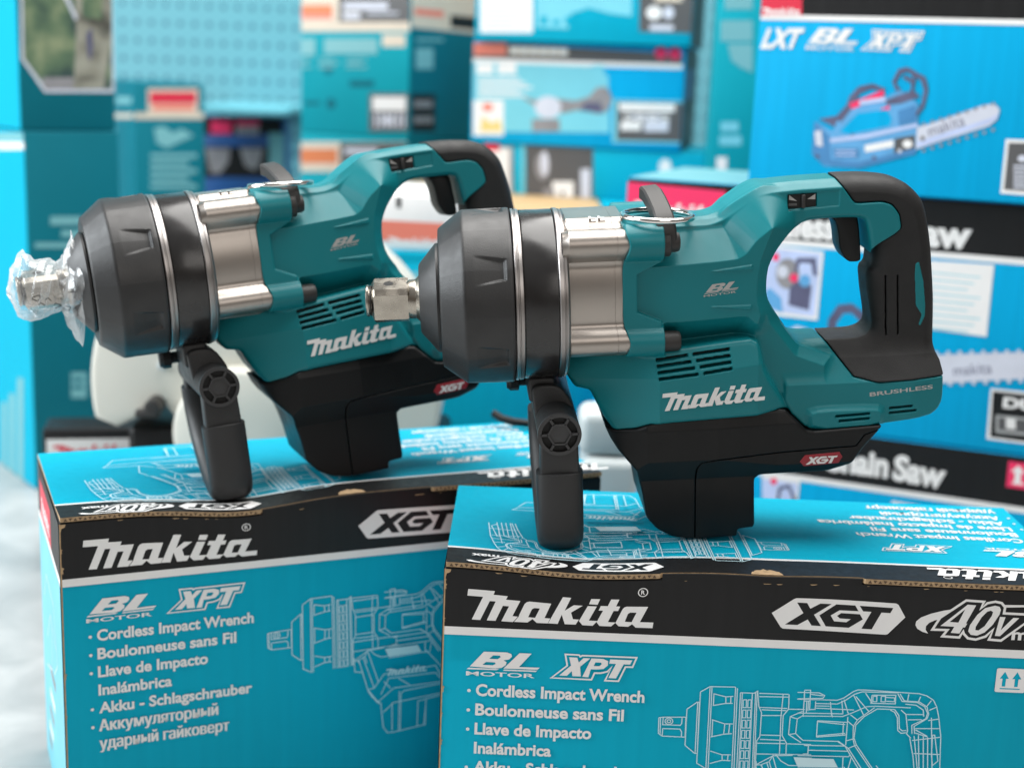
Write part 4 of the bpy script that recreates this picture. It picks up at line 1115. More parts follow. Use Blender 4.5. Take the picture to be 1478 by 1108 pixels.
# ------------------------------------------------------------------ plastic bag round the second anvil
def make_bag():
    def surf(x, t):
        # radius around the barrel axis in the wrench's own frame
        if x < -104: r = 22.5 - 0.012*(x + 122)**2 if x > -138 else max(0.5, 19.4 - (-138 - x)*3.4)
        else: r = 17.3 + (x + 104)*1.15
        a = math.sin(t*5 + x*0.22) * 1.3 + math.sin(t*9 - x*0.35 + 1.3) * 0.5 + math.sin(t*3 + x*0.11 + 2.0) * 1.2
        a += math.sin(t*2 + x*0.3) * 1.2
        amp = 0.75 if x < -106 else 0.75 + (x + 106)*0.13
        r += a*amp
        z = r*math.sin(t) + AXZ; y = r*math.cos(t)
        if x > -106:
            dn = max(0, -math.sin(t))**1.5; z -= (x + 106)*0.75*dn; x2 = x - 6*dn*min(1, (x+106)/10)
        else:
            x2 = x; upk = max(0, math.sin(t))**6 * max(0, 1 - abs(x + 128)/9) ; z += 12*upk
        return (x2 + 1.1*math.sin(t*7 + x), y, z)
    XS = [-143.4, -142.5, -141, -139.5] + [-138 + 1.1*i for i in range(46)]
    n = 160
    vs = [surf(x, 2*math.pi*k/n) for x in XS for k in range(n)]
    fs = [(i*n+k, (i+1)*n+k, (i+1)*n+(k+1) % n, i*n+(k+1) % n) for i in range(len(XS)-1) for k in range(n)]
    fs.append(tuple(range(n)))
    q = MB(); q.add(vs, fs, 0, True)
    m = bpy.data.materials.new('clear_film'); m.use_nodes = True; nt = m.node_tree
    out = nt.nodes['Material Output']; nt.nodes.remove(nt.nodes['Principled BSDF'])
    tr = nt.nodes.new('ShaderNodeBsdfTransparent'); gl = nt.nodes.new('ShaderNodeBsdfGlossy'); df = nt.nodes.new('ShaderNodeBsdfTranslucent'); dd = nt.nodes.new('ShaderNodeBsdfDiffuse')
    tr.inputs['Color'].default_value = (0.96, 0.97, 0.98, 1); gl.inputs['Roughness'].default_value = 0.13
    df.inputs['Color'].default_value = (0.85, 0.87, 0.88, 1); dd.inputs['Color'].default_value = (0.85, 0.87, 0.88, 1)
    tc = nt.nodes.new('ShaderNodeTexCoord'); nz = nt.nodes.new('ShaderNodeTexNoise'); nz.inputs['Scale'].default_value = 48; nz.inputs['Detail'].default_value = 4; nz.inputs['Distortion'].default_value = 1.2
    bp = nt.nodes.new('ShaderNodeBump'); bp.inputs['Strength'].default_value = 0.4; bp.inputs['Distance'].default_value = 0.004
    nt.links.new(tc.outputs['Object'], nz.inputs['Vector']); nt.links.new(nz.outputs['Fac'], bp.inputs['Height'])
    for s_ in (gl, df, dd): nt.links.new(bp.outputs['Normal'], s_.inputs['Normal'])
    def mix(a, b, f):
        x = nt.nodes.new('ShaderNodeMixShader'); nt.links.new(a.outputs[0], x.inputs[1]); nt.links.new(b.outputs[0], x.inputs[2])
        if isinstance(f, float): x.inputs[0].default_value = f
        else: nt.links.new(f, x.inputs[0])
        return x
    lw = nt.nodes.new('ShaderNodeLayerWeight'); lw.inputs['Blend'].default_value = 0.35; nt.links.new(bp.outputs['Normal'], lw.inputs['Normal'])
    mr = nt.nodes.new('ShaderNodeMapRange'); mr.inputs['To Min'].default_value = 0.22; mr.inputs['To Max'].default_value = 0.80
    nt.links.new(lw.outputs['Facing'], mr.inputs['Value'])
    dif = mix(df, dd, 0.5); so = mix(dif, gl, 0.28); fin = mix(tr, so, mr.outputs['Result'])
    nt.links.new(fin.outputs[0], out.inputs['Surface'])
    o = q.build('plastic_bag', m, None, sharp=180, scale=0.001)
    # printed marks on the film
    p = MB()
    def mark(pts, wd=0.35):
        for (x0, t0), (x1, t1) in zip(pts[:-1], pts[1:]):
            a, b = Vector(surf(x0, R_(t0))), Vector(surf(x1, R_(t1)))
            d = (b-a).normalized(); out_ = (a - Vector((a.x, 0, AXZ))).normalized(); s_ = d.cross(out_)*wd; e = out_*0.4
            p.add([a+s_+e, b+s_+e, b-s_+e, a-s_+e], [(0, 1, 2, 3)])
    mark([(-104,165),(-92,165),(-92,200),(-104,200),(-104,165)], 0.18)
    mark([(-99,172),(-95,170),(-94,178),(-97,182),(-100,178)]); mark([(-99,186),(-95,184),(-95,192)])
    mark([(-126,190),(-122,186),(-120,194),(-124,198),(-126,192)]); mark([(-118,200),(-114,197),(-113,206)]); mark([(-124,206),(-120,204),(-119,212)])
    mark([(-112,215),(-109,210),(-107,217),(-110,222)]); mark([(-102,212),(-98,210),(-97,218),(-101,220)]); mark([(-95,214),(-92,212),(-91,222)])
    p.build('film_print', M['slot'], o, scale=0.001)
    o.location = WR2.location; o.rotation_euler = WR2.rotation_euler
    tag(o, 'crumpled clear plastic bag wrapped round the anvil of the rear wrench', 'plastic bag')
make_bag()

# ------------------------------------------------------------------ ground, wall
def ground():
    m = bpy.data.materials.new('pale_floor'); m.use_nodes = True; nt = m.node_tree; b = nt.nodes['Principled BSDF']
    tc = nt.nodes.new('ShaderNodeTexCoord'); n1 = nt.nodes.new('ShaderNodeTexNoise'); n1.inputs['Scale'].default_value = 11; n1.inputs['Detail'].default_value = 8; n1.inputs['Distortion'].default_value = 1.0
    cr = nt.nodes.new('ShaderNodeValToRGB'); cr.color_ramp.elements[0].position = 0.35; cr.color_ramp.elements[0].color = (0.33, 0.33, 0.325, 1)
    cr.color_ramp.elements[1].position = 0.68; cr.color_ramp.elements[1].color = (0.46, 0.455, 0.445, 1)
    nt.links.new(tc.outputs['Object'], n1.inputs['Vector']); nt.links.new(n1.outputs['Fac'], cr.inputs['Fac']); nt.links.new(cr.outputs['Color'], b.inputs['Base Color'])
    b.inputs['Roughness'].default_value = 0.3
    q = MB(); q.quad((-5, -3, 0), (5, -3, 0), (5, 6, 0), (-5, 6, 0))
    tag(q.build('floor', m), kind='structure')
ground()
def pegboard():
    m = bpy.data.materials.new('pegboard_paint'); m.use_nodes = True; nt = m.node_tree; b = nt.nodes['Principled BSDF']
    tc = nt.nodes.new('ShaderNodeTexCoord'); sx = nt.nodes.new('ShaderNodeSeparateXYZ'); nt.links.new(tc.outputs['Object'], sx.inputs[0])
    def mth(op, a, bb=None):
        n = nt.nodes.new('ShaderNodeMath'); n.operation = op
        for i, v in enumerate((a, bb)):
            if v is None: continue
            if isinstance(v, (int, float)): n.inputs[i].default_value = v
            else: nt.links.new(v, n.inputs[i])
        return n.outputs[0]
    px = mth('SUBTRACT', mth('PINGPONG', sx.outputs['X'], 0.0165), 0.00825 * 0)
    pz = mth('PINGPONG', sx.outputs['Z'], 0.0205)
    d = mth('SQRT', mth('ADD', mth('MULTIPLY', px, px), mth('MULTIPLY', pz, pz)))
    hole = mth('LESS_THAN', d, 0.0062)
    mx = nt.nodes.new('ShaderNodeMix'); mx.data_type = 'RGBA'
    nt.links.new(hole, mx.inputs['Factor']); mx.inputs['A'].default_value = (0.115, 0.35, 0.42, 1); mx.inputs['B'].default_value = (0.025, 0.13, 0.18, 1)
    nt.links.new(mx.outputs['Result'], b.inputs['Base Color']); b.inputs['Roughness'].default_value = 0.45
    q = MB(); q.box((-2.2, 3.3, 0), (2.2, 3.36, 1.9))
    for zc in (0.935, 0.42):
        q.box((-2.2, 3.296, zc), (2.2, 3.2999, zc + 0.012))
    o = q.build('pegboard_wall', m); tag(o, 'pale blue perforated display wall behind the stacked cartons', 'wall')
pegboard()

def blobs(f, px_polys):
    for pts, ink in px_polys:
        q = f.ps(pts)
        if len(q) > 2: f.poly(q, ink)
def R4(x0, y0, x1, y1, s=0.0): return [(x0, y1), (x1, y1 + s*(x1-x0)), (x1, y0 + s*(x1-x0)), (x0, y0)]

# ------------------------------------------------------------------ right: chain saw cartons
GS = 'chain saw cartons stacked on the right'
yw = R_(-22)
c0 = Vector((0.100, 1.70, 0)); n0 = Vector((math.sin(yw), -math.cos(yw), 0)); U0 = Vector((math.cos(yw), math.sin(yw), 0))
def hit0(px, py):
    d = ray(px, py); c = Vector((0, 0, CAM_Z)); return c + d * ((c0 - c).dot(n0) / d.dot(n0))
zA, zB = hit0(1294, 632.5).z, hit0(1324.4, 282.6).z
SW = 0.56
k3 = Carton('chainsaw_carton', 'blue chain saw carton with black title band, lowest of the stack behind the front carton', 'cardboard box', (c0.x, c0.y, 0), yw, SW, 0.25, zA - 0.0015, M['blue'], GS)
k2 = Carton('chainsaw_carton', 'blue chain saw carton seen through the front wrench handle, middle of the stack', 'cardboard box', (c0.x + 0.031*U0.x, c0.y + 0.031*U0.y, zA), yw, SW, 0.25, zB - zA - 0.0015, M['blue'], GS)
p1 = hit0(1077, 285)
k1 = Carton('chainsaw_carton', 'large blue carton with a chain saw picture and white slanted letters, top of the stack', 'cardboard box', (p1.x, p1.y - 0.002, zB), R_(-25), 0.47, 0.25, 0.32, M['blue'], GS)
def band(k, zt, zb_, zs):
    f = k.face('front'); f.poly(rect(0.001, f.h - zb_, f.w - 0.001, f.h - 0.001), 'black'); f.poly(rect(0.001, f.h - zs, f.w - 0.001, f.h - zb_), 'white'); f.build('title_band', k.root)
hb = zA - hit0(1294, 632.5 + 72).z
band(k3, 0, 0.0585, 0.0655); band(k2, 0, 0.0585, 0.0655)
def chain_art(k, f, dx=0, dy=0): pass
f = k2.face('front'); f.base = 0.001
blobs(f, [([(903,262),(903,318),(1048,328),(1048,276)], 'pink')]); a, b = f.uv(915, 312), f.uv(1038, 321); L = b[0]-a[0]; draw_makita(f, a, (L, 0), (0, L))
f.build('brand_label', k2.root)
f = k2.face('top'); f.poly(rect(0.001, 0.001, f.w-0.001, f.h-0.001), 'faint'); f.build('top_print', k2.root)
f = k2.face('front'); f.base = 0.0008
def tpx(f, t, x0, y0, x1, y1, h, ink='white', bold=0.045): f.text(t, f.uv(x0, y0), f.uv(x1, y1), h, ink, bold)
tpx(f, 'Cordless', 1062, 339, 1204, 347, 0.031); tpx(f, 'Chain', 1216, 348, 1296, 353, 0.031); tpx(f, 'Saw', 1302, 354, 1401, 360, 0.031)
f.build('lettering', k2.root)
f = k2.face('front'); f.base = 0.0008
blobs(f, [([(1098,453),(1180,462),(1189,363),(1100,352)], 'white'), ([(1101,447),(1176,457),(1185,366),(1103,357)], 'lavender'),
          (disc(1137,395,17,22), 'picgrey'), (disc(1130,392,8,9), 'picpale'), ([(1138,440),(1168,448),(1172,412),(1150,405),(1140,415)], 'picdark'),
          ([(1150,372),(1178,372),(1180,398),(1174,398),(1171,380),(1155,379),(1150,394),(1146,394)], 'picdark'), ([(1104,440),(1130,452),(1128,430),(1112,415),(1104,420)], 'picblue'),
          (disc(1120,371,5,6), 'pink'), (disc(1146,401,6,6.5), 'pink'), (disc(1162,405,8,9), 'picblue')])
blobs(f, [([(1190,505),(1196,460),(1210,440),(1230,438),(1258,460),(1262,480),(1255,505)], 'picdark'), ([(1204,498),(1208,465),(1218,452),(1230,452),(1247,470),(1246,498)], 'blue'),
          ([(1090,520),(1200,515),(1195,482),(1130,472),(1095,490)], 'picblue'), ([(1138,492),(1170,496),(1178,478),(1150,470),(1134,478)], 'picpale'), ([(1146,486),(1164,489),(1168,480),(1150,476)], 'picdark'),
          ([(1090,580),(1260,575),(1290,520),(1260,500),(1100,505)], 'picblue'), ([(1200,560),(1280,560),(1290,530),(1210,525)], 'picdeep'),
          ([(1290,556),(1480,546),(1560,532),(1575,515),(1556,500),(1480,508),(1290,514)], 'picpale')])
f.text('makita', f.uv(1377, 542), f.uv(1432, 538), 0.012, 'picdark', 0.0)
for i in range(12):
    x = 1298 + i*17; blobs(f, [(R4(x, 508 - i*0.4, x+5, 513 - i*0.4), 'picpale'), (R4(x+3, 553 - i*0.7, x+8, 559 - i*0.7), 'picpale')])
f.build('product_picture', k2.root)
f = k2.face('front'); f.base = 0.0008
blobs(f, [([(1328,473),(1424,486),(1435,382),(1330,375)], 'white')])
for i in range(9): blobs(f, [(R4(1340, 392 + i*10, 1415 - (i % 3)*9, 393.6 + i*10, 0.10), 'ltcyan')])
f.build('paper_label', k2.root)
f = k2.face('front'); f.base = 0.0008
blobs(f, [([(1424,633),(1540,648),(1545,572),(1430,560)], 'white'), ([(1429,630),(1540,645),(1545,576),(1433,564)], 'black'), (R4(1437, 598, 1530, 624, 0.10), 'silverprint'), (R4(1441, 602, 1526, 620, 0.10), 'greylabel'), (R4(1452, 603, 1466, 618, 0.1), 'logo')])
tpx(f, 'DUC', 1447, 588, 1518, 596, 0.0125); f.build('model_label', k2.root)
f = k3.face('front'); f.base = 0.0008
tpx(f, 'Cordless', 985, 654, 1165, 676, 0.031); tpx(f, 'Chain', 1186, 678, 1281, 690, 0.031); tpx(f, 'Saw', 1287, 692, 1362, 706, 0.031)
f.build('lettering', k3.root)
f = k3.face('front'); f.base = 0.0008
blobs(f, [([(1100,730),(1150,735),(1155,694),(1100,686)], 'white'), ([(1100,728),(1147,732),(1152,697),(1100,690)], 'lavender'), (disc(1117,694,5,5), 'pink'), ([(1119,728),(1124,702),(1140,698),(1150,722),(1145,724),(1138,704),(1128,706),(1124,728)], 'picdark'),
          ([(1284,735),(1340,745),(1345,732),(1288,722)], 'white')])
f.build('product_picture', k3.root)
f = k3.face('front'); f.base = 0.0008
f.text('LXT', f.uv(872, 674), f.uv(930, 676), 0.026, 'white', 0.03); f.text('BL', f.uv(880, 704), f.uv(925, 706), 0.022, 'white', 0.03); f.build('logo', k3.root)
f = k3.face('front'); f.base = 0.0008
f.poly([f.uv(*q) for q in ((1452,702),(1530,712),(1534,676),(1456,665))], 'pink')
blobs(f, [([(1461,698),(1478,700),(1478,697),(1473,696),(1474,682),(1480,683),(1470,671),(1459,680),(1465,681),(1464,695),(1461,694)], 'white'), ([(1484,702),(1502,704),(1502,700),(1497,699),(1498,685),(1504,686),(1494,674),(1483,683),(1489,684),(1488,698),(1484,698)], 'white')])
f.build('handling_mark', k3.root)
# top carton
f = k1.face('front'); f.base = 0.0006
t0, t1 = f.uv(1100, 21)[1], f.uv(1100, 29)[1]
f.poly(rect(0.001, t0, f.w - 0.001, f.h - 0.001), 'black'); f.poly(rect(0.001, t1, f.w - 0.001, t0), 'white'); f.build('title_band', k1.root)
f = k1.face('front'); f.base = 0.001
blobs(f, [(R4(1098, -18, 1158, 23), 'red')]); a, b = f.uv(1100, 22), f.uv(1156, 22); L = b[0]-a[0]; draw_makita(f, a, (L, 0), (0, L))
f.build('brand_label', k1.root)
f = k1.face('front'); f.base = 0.001
def slant(t, x0, x1, yb, yt, bold=0.05):
    a, b, c = f.uv(x0, yb), f.uv(x1, yb), f.uv(x0, yt); n = len(f.mb.v)
    f.text(t, a, b, c[1]-a[1], 'white', bold)
    for i in range(n, len(f.mb.v)):
        x, y, z = f.mb.v[i]; f.mb.v[i] = (x + (z - a[1])*0.35, y, z)
slant('LXT', 1097, 1150, 71, 41)
a, b = f.uv(1163, 72), f.uv(1238, 72); L = b[0]-a[0]; draw_bl(f, a, (L, 0), (0, L*1.15))
a, b = f.uv(1244, 72), f.uv(1331, 72); L = b[0]-a[0]; draw_xpt(f, a, (L, 0), (0, L*1.05), outline=0.0016)
f.build('logo', k1.root)
f = k1.face('front'); f.base = 0.001
blobs(f, [([(1172,222),(1190,240),(1240,243),(1322,222),(1325,175),(1250,190),(1210,195),(1176,175)], 'picblue'),
          ([(1172,222),(1188,238),(1200,236),(1198,196),(1176,175)], 'picdeep'), ([(1182,172),(1230,196),(1240,190),(1228,176),(1205,168)], 'picdark'),
          ([(1200,195),(1215,160),(1240,145),(1280,140),(1300,130),(1325,150),(1325,180),(1250,192)], 'picblue'),
          ([(1204,172),(1222,152),(1226,140),(1240,125),(1260,121),(1278,128),(1276,132),(1256,129),(1240,136),(1234,152),(1215,176)], 'picdark'),
          ([(1226,150),(1275,130),(1277,138),(1230,158)], 'pink'), ([(1268,160),(1284,152),(1284,158),(1270,164)], 'pink'),
          ([(1212,190),(1238,164),(1280,158),(1288,172),(1284,182),(1225,194)], 'blue'),
          ([(1278,145),(1318,130),(1328,140),(1300,150),(1280,152)], 'picdark'),
          ([(1248,210),(1290,202),(1290,212),(1249,220)], 'white'), ([(1292,200),(1321,195),(1321,215),(1290,228)], 'greylabel'), (disc(1310,208,7,6), 'white'),
          ([(1288,118),(1297,100),(1310,97),(1336,112),(1340,130),(1334,155),(1322,170),(1320,167),(1330,150),(1334,130),(1330,117),(1310,104),(1300,107),(1293,120),(1300,130),(1294,132)], 'picdark'),
          ([(1302,112),(1308,109),(1322,118),(1318,122),(1308,116)], 'picdark'), ([(1318,108),(1322,110),(1318,135),(1314,134)], 'picdark'),
          ([(1322,216),(1345,208),(1428,182),(1440,172),(1443,158),(1436,150),(1420,152),(1340,180),(1324,184)], 'picpale')])
f.text('makita', f.uv(1342, 198), f.uv(1394, 181), 0.012, 'picdark', 0.0)
blobs(f, [([(1190,238),(1240,243),(1322,222),(1322,214),(1240,234),(1192,230)], 'picdeep'), ([(1198,200),(1250,194),(1325,178),(1325,183),(1250,200),(1199,206)], 'lavender'),
          ([(1240,146),(1278,140),(1279,146),(1242,152)], 'lavender'), ([(1296,160),(1322,152),(1323,176),(1298,182)], 'picdeep'), ([(1176,190),(1186,188),(1188,212),(1178,210)], 'picpale'),
          ([(1202,214),(1240,214),(1240,228),(1204,228)], 'picdeep'), ([(1206,217),(1236,217),(1236,219),(1206,219)], 'lavender'), ([(1206,223),(1236,223),(1236,225),(1206,225)], 'lavender'),
          ([(1324,205),(1345,198),(1430,171),(1442,164),(1440,170),(1428,178),(1345,206),(1324,213)], 'lavender'), (disc(1332,200,4,4), 'picgrey'), (disc(1299,218,3,3), 'picpale'), (disc(1262,228,3,3), 'picdark'), (disc(1180,226,3,3), 'picdark')])
for i in range(9):
    x = 1330 + i*12.5; y = 181 - i*3.7
    blobs(f, [([(x,y),(x+3,y-4),(x+6,y-3),(x+5,y+1)], 'picgrey'), ([(x,y+36),(x+3,y+39),(x+6,y+37),(x+5,y+33)], 'picgrey')])
f.build('product_picture', k1.root)
f = k1.face('front'); f.base = 0.001
blobs(f, [([(1444,279),(1520,285),(1526,204),(1452,201)], 'white'), ([(1449,274),(1520,279),(1526,208),(1456,206)], 'greylabel')])
for i in range(6): blobs(f, [(R4(1463, 238 + i*6, 1515, 241 + i*6, 0.05), 'picpale')])
blobs(f, [(disc(1476,229,7,5), 'picpale')]); f.build('model_label', k1.root)

# ------------------------------------------------------------------ centre: cartons on a wooden counter
zc_ = at(780, 293, 2.15).z
q = MB(); q.rbox((-0.205, 2.02, zc_ - 0.03), (0.125, 2.95, zc_), 0.003)
for x in (-0.19, 0.07):
    for y in (2.08, 2.85): q.box((x, y, 0), (x+0.05, y+0.05, zc_ - 0.0305), 0)
tag(q.build('wooden_counter', M['wood']), 'light wooden counter carrying the cartons behind the wrenches', 'counter')
ywc = R_(-11)
sup = Carton('support_carton', 'cyan carton on the floor beside the wooden counter, carrying the lowest display carton', 'cardboard box', (0.128, 2.17, 0), 0, 0.27, 0.42, zc_ - 0.0005, M['cyan'])
GC = 'cartons stacked in the middle behind the wrenches'
b3 = carton_px('display_carton', 'cyan carton with dark photo panel, lowest on the wooden counter', 'cardboard box', 694, 1062, 206, 280, 2.30, ywc, 0.26, M['cyan'], zb=zc_, group=GC)
f = b3.face('front')
blobs(f, [(R4(697, 212, 741, 300), 'picgrey'), (R4(699, 214, 735, 300), 'white'), (R4(699, 207, 721, 218), 'red'), ([(712,236),(716,243),(722,240),(718,232)], 'pink'),
          (R4(759, 209, 856, 300), 'greylabel'), (R4(797, 262, 828, 297), 'white'), (disc(812,279,3,3), 'black'), (R4(838, 244, 852, 300), 'picpale'), (disc(783,240,11,20), 'picgrey'), (disc(786,236,6,18), 'picpale'), (R4(784, 272, 800, 298), 'picgrey'),
          (R4(752, 205, 757, 300), 'ltcyan'), (disc(960,241,9,11), 'white'), (R4(1033, 226, 1048, 250), 'white')])
f.build('panel_print', b3.root)
b2 = carton_px('display_carton', 'cyan carton with angle grinder picture, middle of the central pile', 'cardboard box', 680, 986, 58, 150, 2.30, ywc, 0.25, M['blue'], zb=zc_ + b3.H + 0.001, group=GC)
f = b2.face('front')
blobs(f, [(R4(681, 61, 985, 84, 0.055), 'greylabel'), (R4(681, 84, 985, 91, 0.03), 'white'), (R4(684, 62, 731, 80), 'salmon'), (R4(735, 67, 820, 79, 0.03), 'cream'), (disc(954,77,9,9), 'pink'), (disc(974,78,9,9), 'pink'),
          ([(683,190),(880,192),(878,110),(850,96),(683,90)], 'ltcyan'), (R4(688, 92, 712, 107), 'white'), (R4(718, 92, 745, 107), 'white'), (R4(855, 94, 872, 130), 'ltcyan'),
          (R4(683, 145, 727, 196), 'white'), ([(693,190),(725,190),(722,172),(710,178),(696,168)], 'yellow'), (disc(704,155,8,6), 'salmon'),
          ([(752,140),(770,144),(786,146),(800,142),(830,146),(850,140),(862,126),(876,126),(884,142),(878,160),(862,165),(840,158),(812,164),(790,160),(770,152)], 'picgrey'), (disc(791,155,19,16), 'picpale'), (R4(768, 172, 808, 190), 'picgrey'), ([(836,160),(872,164),(866,148),(846,148)], 'picdark'),
          (R4(884, 144, 986, 206, 0.02), 'ltcyan'), (R4(890, 147, 985, 203, 0.02), 'greylabel'), (R4(894, 149, 974, 160, 0.02), 'white'), (R4(910, 166, 955, 171), 'picpale'), (R4(896, 176, 925, 188), 'white'), (R4(930, 174, 965, 190), 'picpale')])
for i in range(5): blobs(f, [(R4(690, 113 + i*6, 750 + (i % 3)*9, 116 + i*6), 'white')])
for i in range(8): blobs(f, [(R4(900 + (i % 4)*18, 165 + (i//4)*7, 912 + (i % 4)*18, 168 + (i//4)*7), 'white')])
for i in range(6): blobs(f, [(R4(738 + i*14, 69 + i*0.5, 748 + i*14, 77 + i*0.5), 'white')])
f.build('panel_print', b2.root)
f = b2.face('right'); f.poly(rect(0.001, 0.001, f.w-0.001, f.h-0.001), 'black'); f.poly(rect(0.02, f.h*0.5, f.w*0.6, f.h*0.8), 'deepblue'); f.poly(rect(0.06, f.h*0.12, f.w*0.5, f.h*0.36), 'greylabel'); f.build('side_print', b2.root)
b1 = carton_px('display_carton', 'cyan carton with big white paper label, top of the central pile', 'cardboard box', 686, 1000, -60, 20, 2.28, ywc, 0.25, M['cyan'], zb=zc_ + b3.H + b2.H + 0.002, group=GC)
f = b1.face('front')
blobs(f, [(R4(693, -40, 769, 48), 'white'), ([(774,40),(820,42),(824,20),(850,12),(880,20),(912,24),(912,-40),(774,-40)], 'ltcyan'), (R4(923, -40, 1002, 46, 0.03), 'greylabel'), (disc(944,19,11,10), 'white'), (disc(965,19,8,9), 'picpale'), (R4(938, 36, 972, 44, 0.02), 'picpale'), (R4(945, -4, 985, 3), 'cream')])
for i in range(7): blobs(f, [(R4(699, -2 + i*7, 762 - (i % 3)*10, 0.5 + i*7), 'picpale')])
for i in range(6): blobs(f, [(R4(780 + i*18, 24 + (i % 2)*5, 790 + i*18, 36), 'cyan')])
f.build('panel_print', b1.root)
f = b1.face('right'); f.poly(rect(0.001, 0.001, f.w-0.001, f.h-0.001), 'black'); f.build('side_print', b1.root)
# tall teal carton between the piles
tt = carton_px('tall_carton', 'tall plain teal carton in the gap between the two piles', 'cardboard box', 1029, 1120, -60, 150, 2.12, R_(-4), 0.12, M['teal_mid'], zb=zc_ + 0.002, group=None)
f = tt.face('front')
blobs(f, [(R4(1046, -10, 1086, 14), 'faint'), (R4(1040, 30, 1086, 60), 'faint'), ([(1050,64),(1086,64),(1086,105),(1070,98),(1056,88)], 'faint'), (R4(1040, 176, 1066, 190), 'ltcyan'), (R4(1038, 196, 1070, 210), 'ltcyan'), (R4(1034, 227, 1049, 250), 'white')])
f.build('faint_print', tt.root)
# white carton with the red logo band, on a cyan carton
wy = 1.78
lw = carton_px('low_cyan_carton', 'plain cyan carton behind the left wrench carton, under the white one', 'cardboard box', 520, 868, 362, 480, wy, R_(3), 0.30, M['cyan'])
f = lw.face('front'); blobs(f, [(R4(540, 362, 680, 378), 'cyan'), (R4(540, 392, 700, 408), 'ltcyan')]); f.build('panel_print', lw.root)
wh = carton_px('white_carton', 'white carton with a salmon red logo band seen through the rear wrench handle', 'cardboard box', 524, 668, 280, 320, wy + 0.01, R_(3), 0.2, M['white'], zb=lw.H + 0.001)
f = wh.face('front')
blobs(f, [(R4(535, 317, 642, 340, 0.05), 'salmon'), (R4(535, 340, 630, 346, 0.05), 'salmon')])
a, b_ = f.uv(560, 355), f.uv(632, 358); L = b_[0]-a[0]; draw_makita(f, a, (L, 0), (0, L), 'white')
blobs(f, [(R4(572, 284, 579, 300), 'black')]); f.build('panel_print', wh.root)

# ------------------------------------------------------------------ teal cartons with the cream band
GT = 'teal cartons with a cream band, two in a pile'
cor = at(590, 130, 2.45)
yt = R_(-17)
H0 = at(590, 202, 2.45).z; H1 = at(590, 2, 2.45).z
WT, DT = 0.235, 0.30
yaw_t = R_(-30)
def tealbox(zb, H, label):
    U = Vector((math.cos(yaw_t), math.sin(yaw_t), 0)); o = cor - U*WT
    c = Carton('teal_carton', label, 'cardboard box', (o.x, o.y, zb), yaw_t, WT, DT, H, M['teal_mid'], GT)
    return c
t2 = tealbox(H0 + 0.001, 0.27, 'bright teal carton with cream top band, upper one of its pile')
t1 = tealbox(0.0, H0, 'teal carton with cream top band, under the identical one')
f = t2.face('front')
blobs(f, [(R4(402, -40, 592, 46), 'cream'), (R4(413, 8, 480, 22), 'orange'), (R4(413, 20, 480, 28), 'salmon'), (R4(489, -40, 592, 32), 'greylabel'), (R4(496, 4, 560, 14), 'picpale'), (R4(496, 20, 520, 28), 'picpale'),
          (R4(418, 56, 455, 80), 'faint'), (R4(468, 56, 545, 78), 'faint'), (R4(552, 50, 585, 68), 'cream'), (R4(533, 135, 592, 190), 'greylabel'), (R4(538, 140, 586, 160), 'white'), (disc(560,174,7,7), 'picpale'), (R4(505, 116, 540, 126), 'teal_carton'), (disc(474,102,6,6), 'teal_carton'), (disc(478,150,7,8), 'teal_carton'), (R4(440, 146, 462, 152), 'teal_carton')])
for i in range(9): blobs(f, [(R4(420 + (i % 3)*40, 84 + (i//3)*6, 450 + (i % 3)*40 - (i % 2)*8, 86.5 + (i//3)*6), 'faint')])
blobs(f, [(R4(494, 18, 520, 20), 'white'), (R4(530, 18, 575, 21), 'picpale')])
for i in range(6): blobs(f, [(R4(541 + i*8, 164, 545 + i*8, 184), 'picpale')])
f.build('panel_print', t2.root)
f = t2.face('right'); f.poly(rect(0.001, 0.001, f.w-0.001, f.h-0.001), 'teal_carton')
blobs(f, [(R4(594, -40, 690, 40, 0.10), 'cream'), (R4(598, 12, 640, 22, 0.1), 'salmon'), (R4(650, 22, 690, 40, 0.1), 'black'), (R4(594, 136, 628, 190), 'black'), (R4(597, 145, 624, 156), 'picgrey'), (R4(597, 168, 624, 178), 'picgrey'), (R4(600, 56, 640, 60), 'faint'), (R4(600, 70, 625, 100), 'faint')])
f.build('side_print', t2.root)
f = t1.face('front')
blobs(f, [(R4(402, 205, 592, 248), 'cream'), (R4(414, 215, 487, 236), 'orange'), (R4(491, 206, 592, 246), 'greylabel'), (R4(498, 214, 545, 222), 'picpale')])
f.build('panel_print', t1.root)
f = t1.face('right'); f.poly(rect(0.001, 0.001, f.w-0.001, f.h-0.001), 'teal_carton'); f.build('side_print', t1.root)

# ------------------------------------------------------------------ left: small teal carton, blue display box, shelf
sc = carton_px('small_carton', 'dark teal carton with a red logo label between the tower and the rear wrench', 'cardboard box', 194, 295, 119, 200, 2.55, R_(24), 0.24, M['teal_carton'])
f = sc.face('front')
blobs(f, [(R4(194, 163, 296, 172), 'cream'), (R4(213, 128, 286, 163), 'cream'), (R4(216, 133, 283, 150), 'red'), (R4(220, 152, 280, 160), 'salmon'), ([(222,186),(235,182),(250,192),(262,186),(280,196),(262,204),(240,214),(226,206)], 'faint')])
for i in range(5): blobs(f, [(R4(217, 222 + i*11, 284 - (i % 2)*12, 228 + i*11), 'faint')])
f.build('panel_print', sc.root)
f = sc.face('left'); blobs(f, [(R4(168, 140, 190, 150), 'faint'), (R4(160, 164, 192, 171), 'cream')]); f.build('side_print', sc.root)
db = carton_px('display_box', 'dark blue box with two pink labels under the pale shelf', 'cardboard box', 290, 412, 168, 220, 2.95, R_(4), 0.12, M['deepblue'])
f = db.face('front')
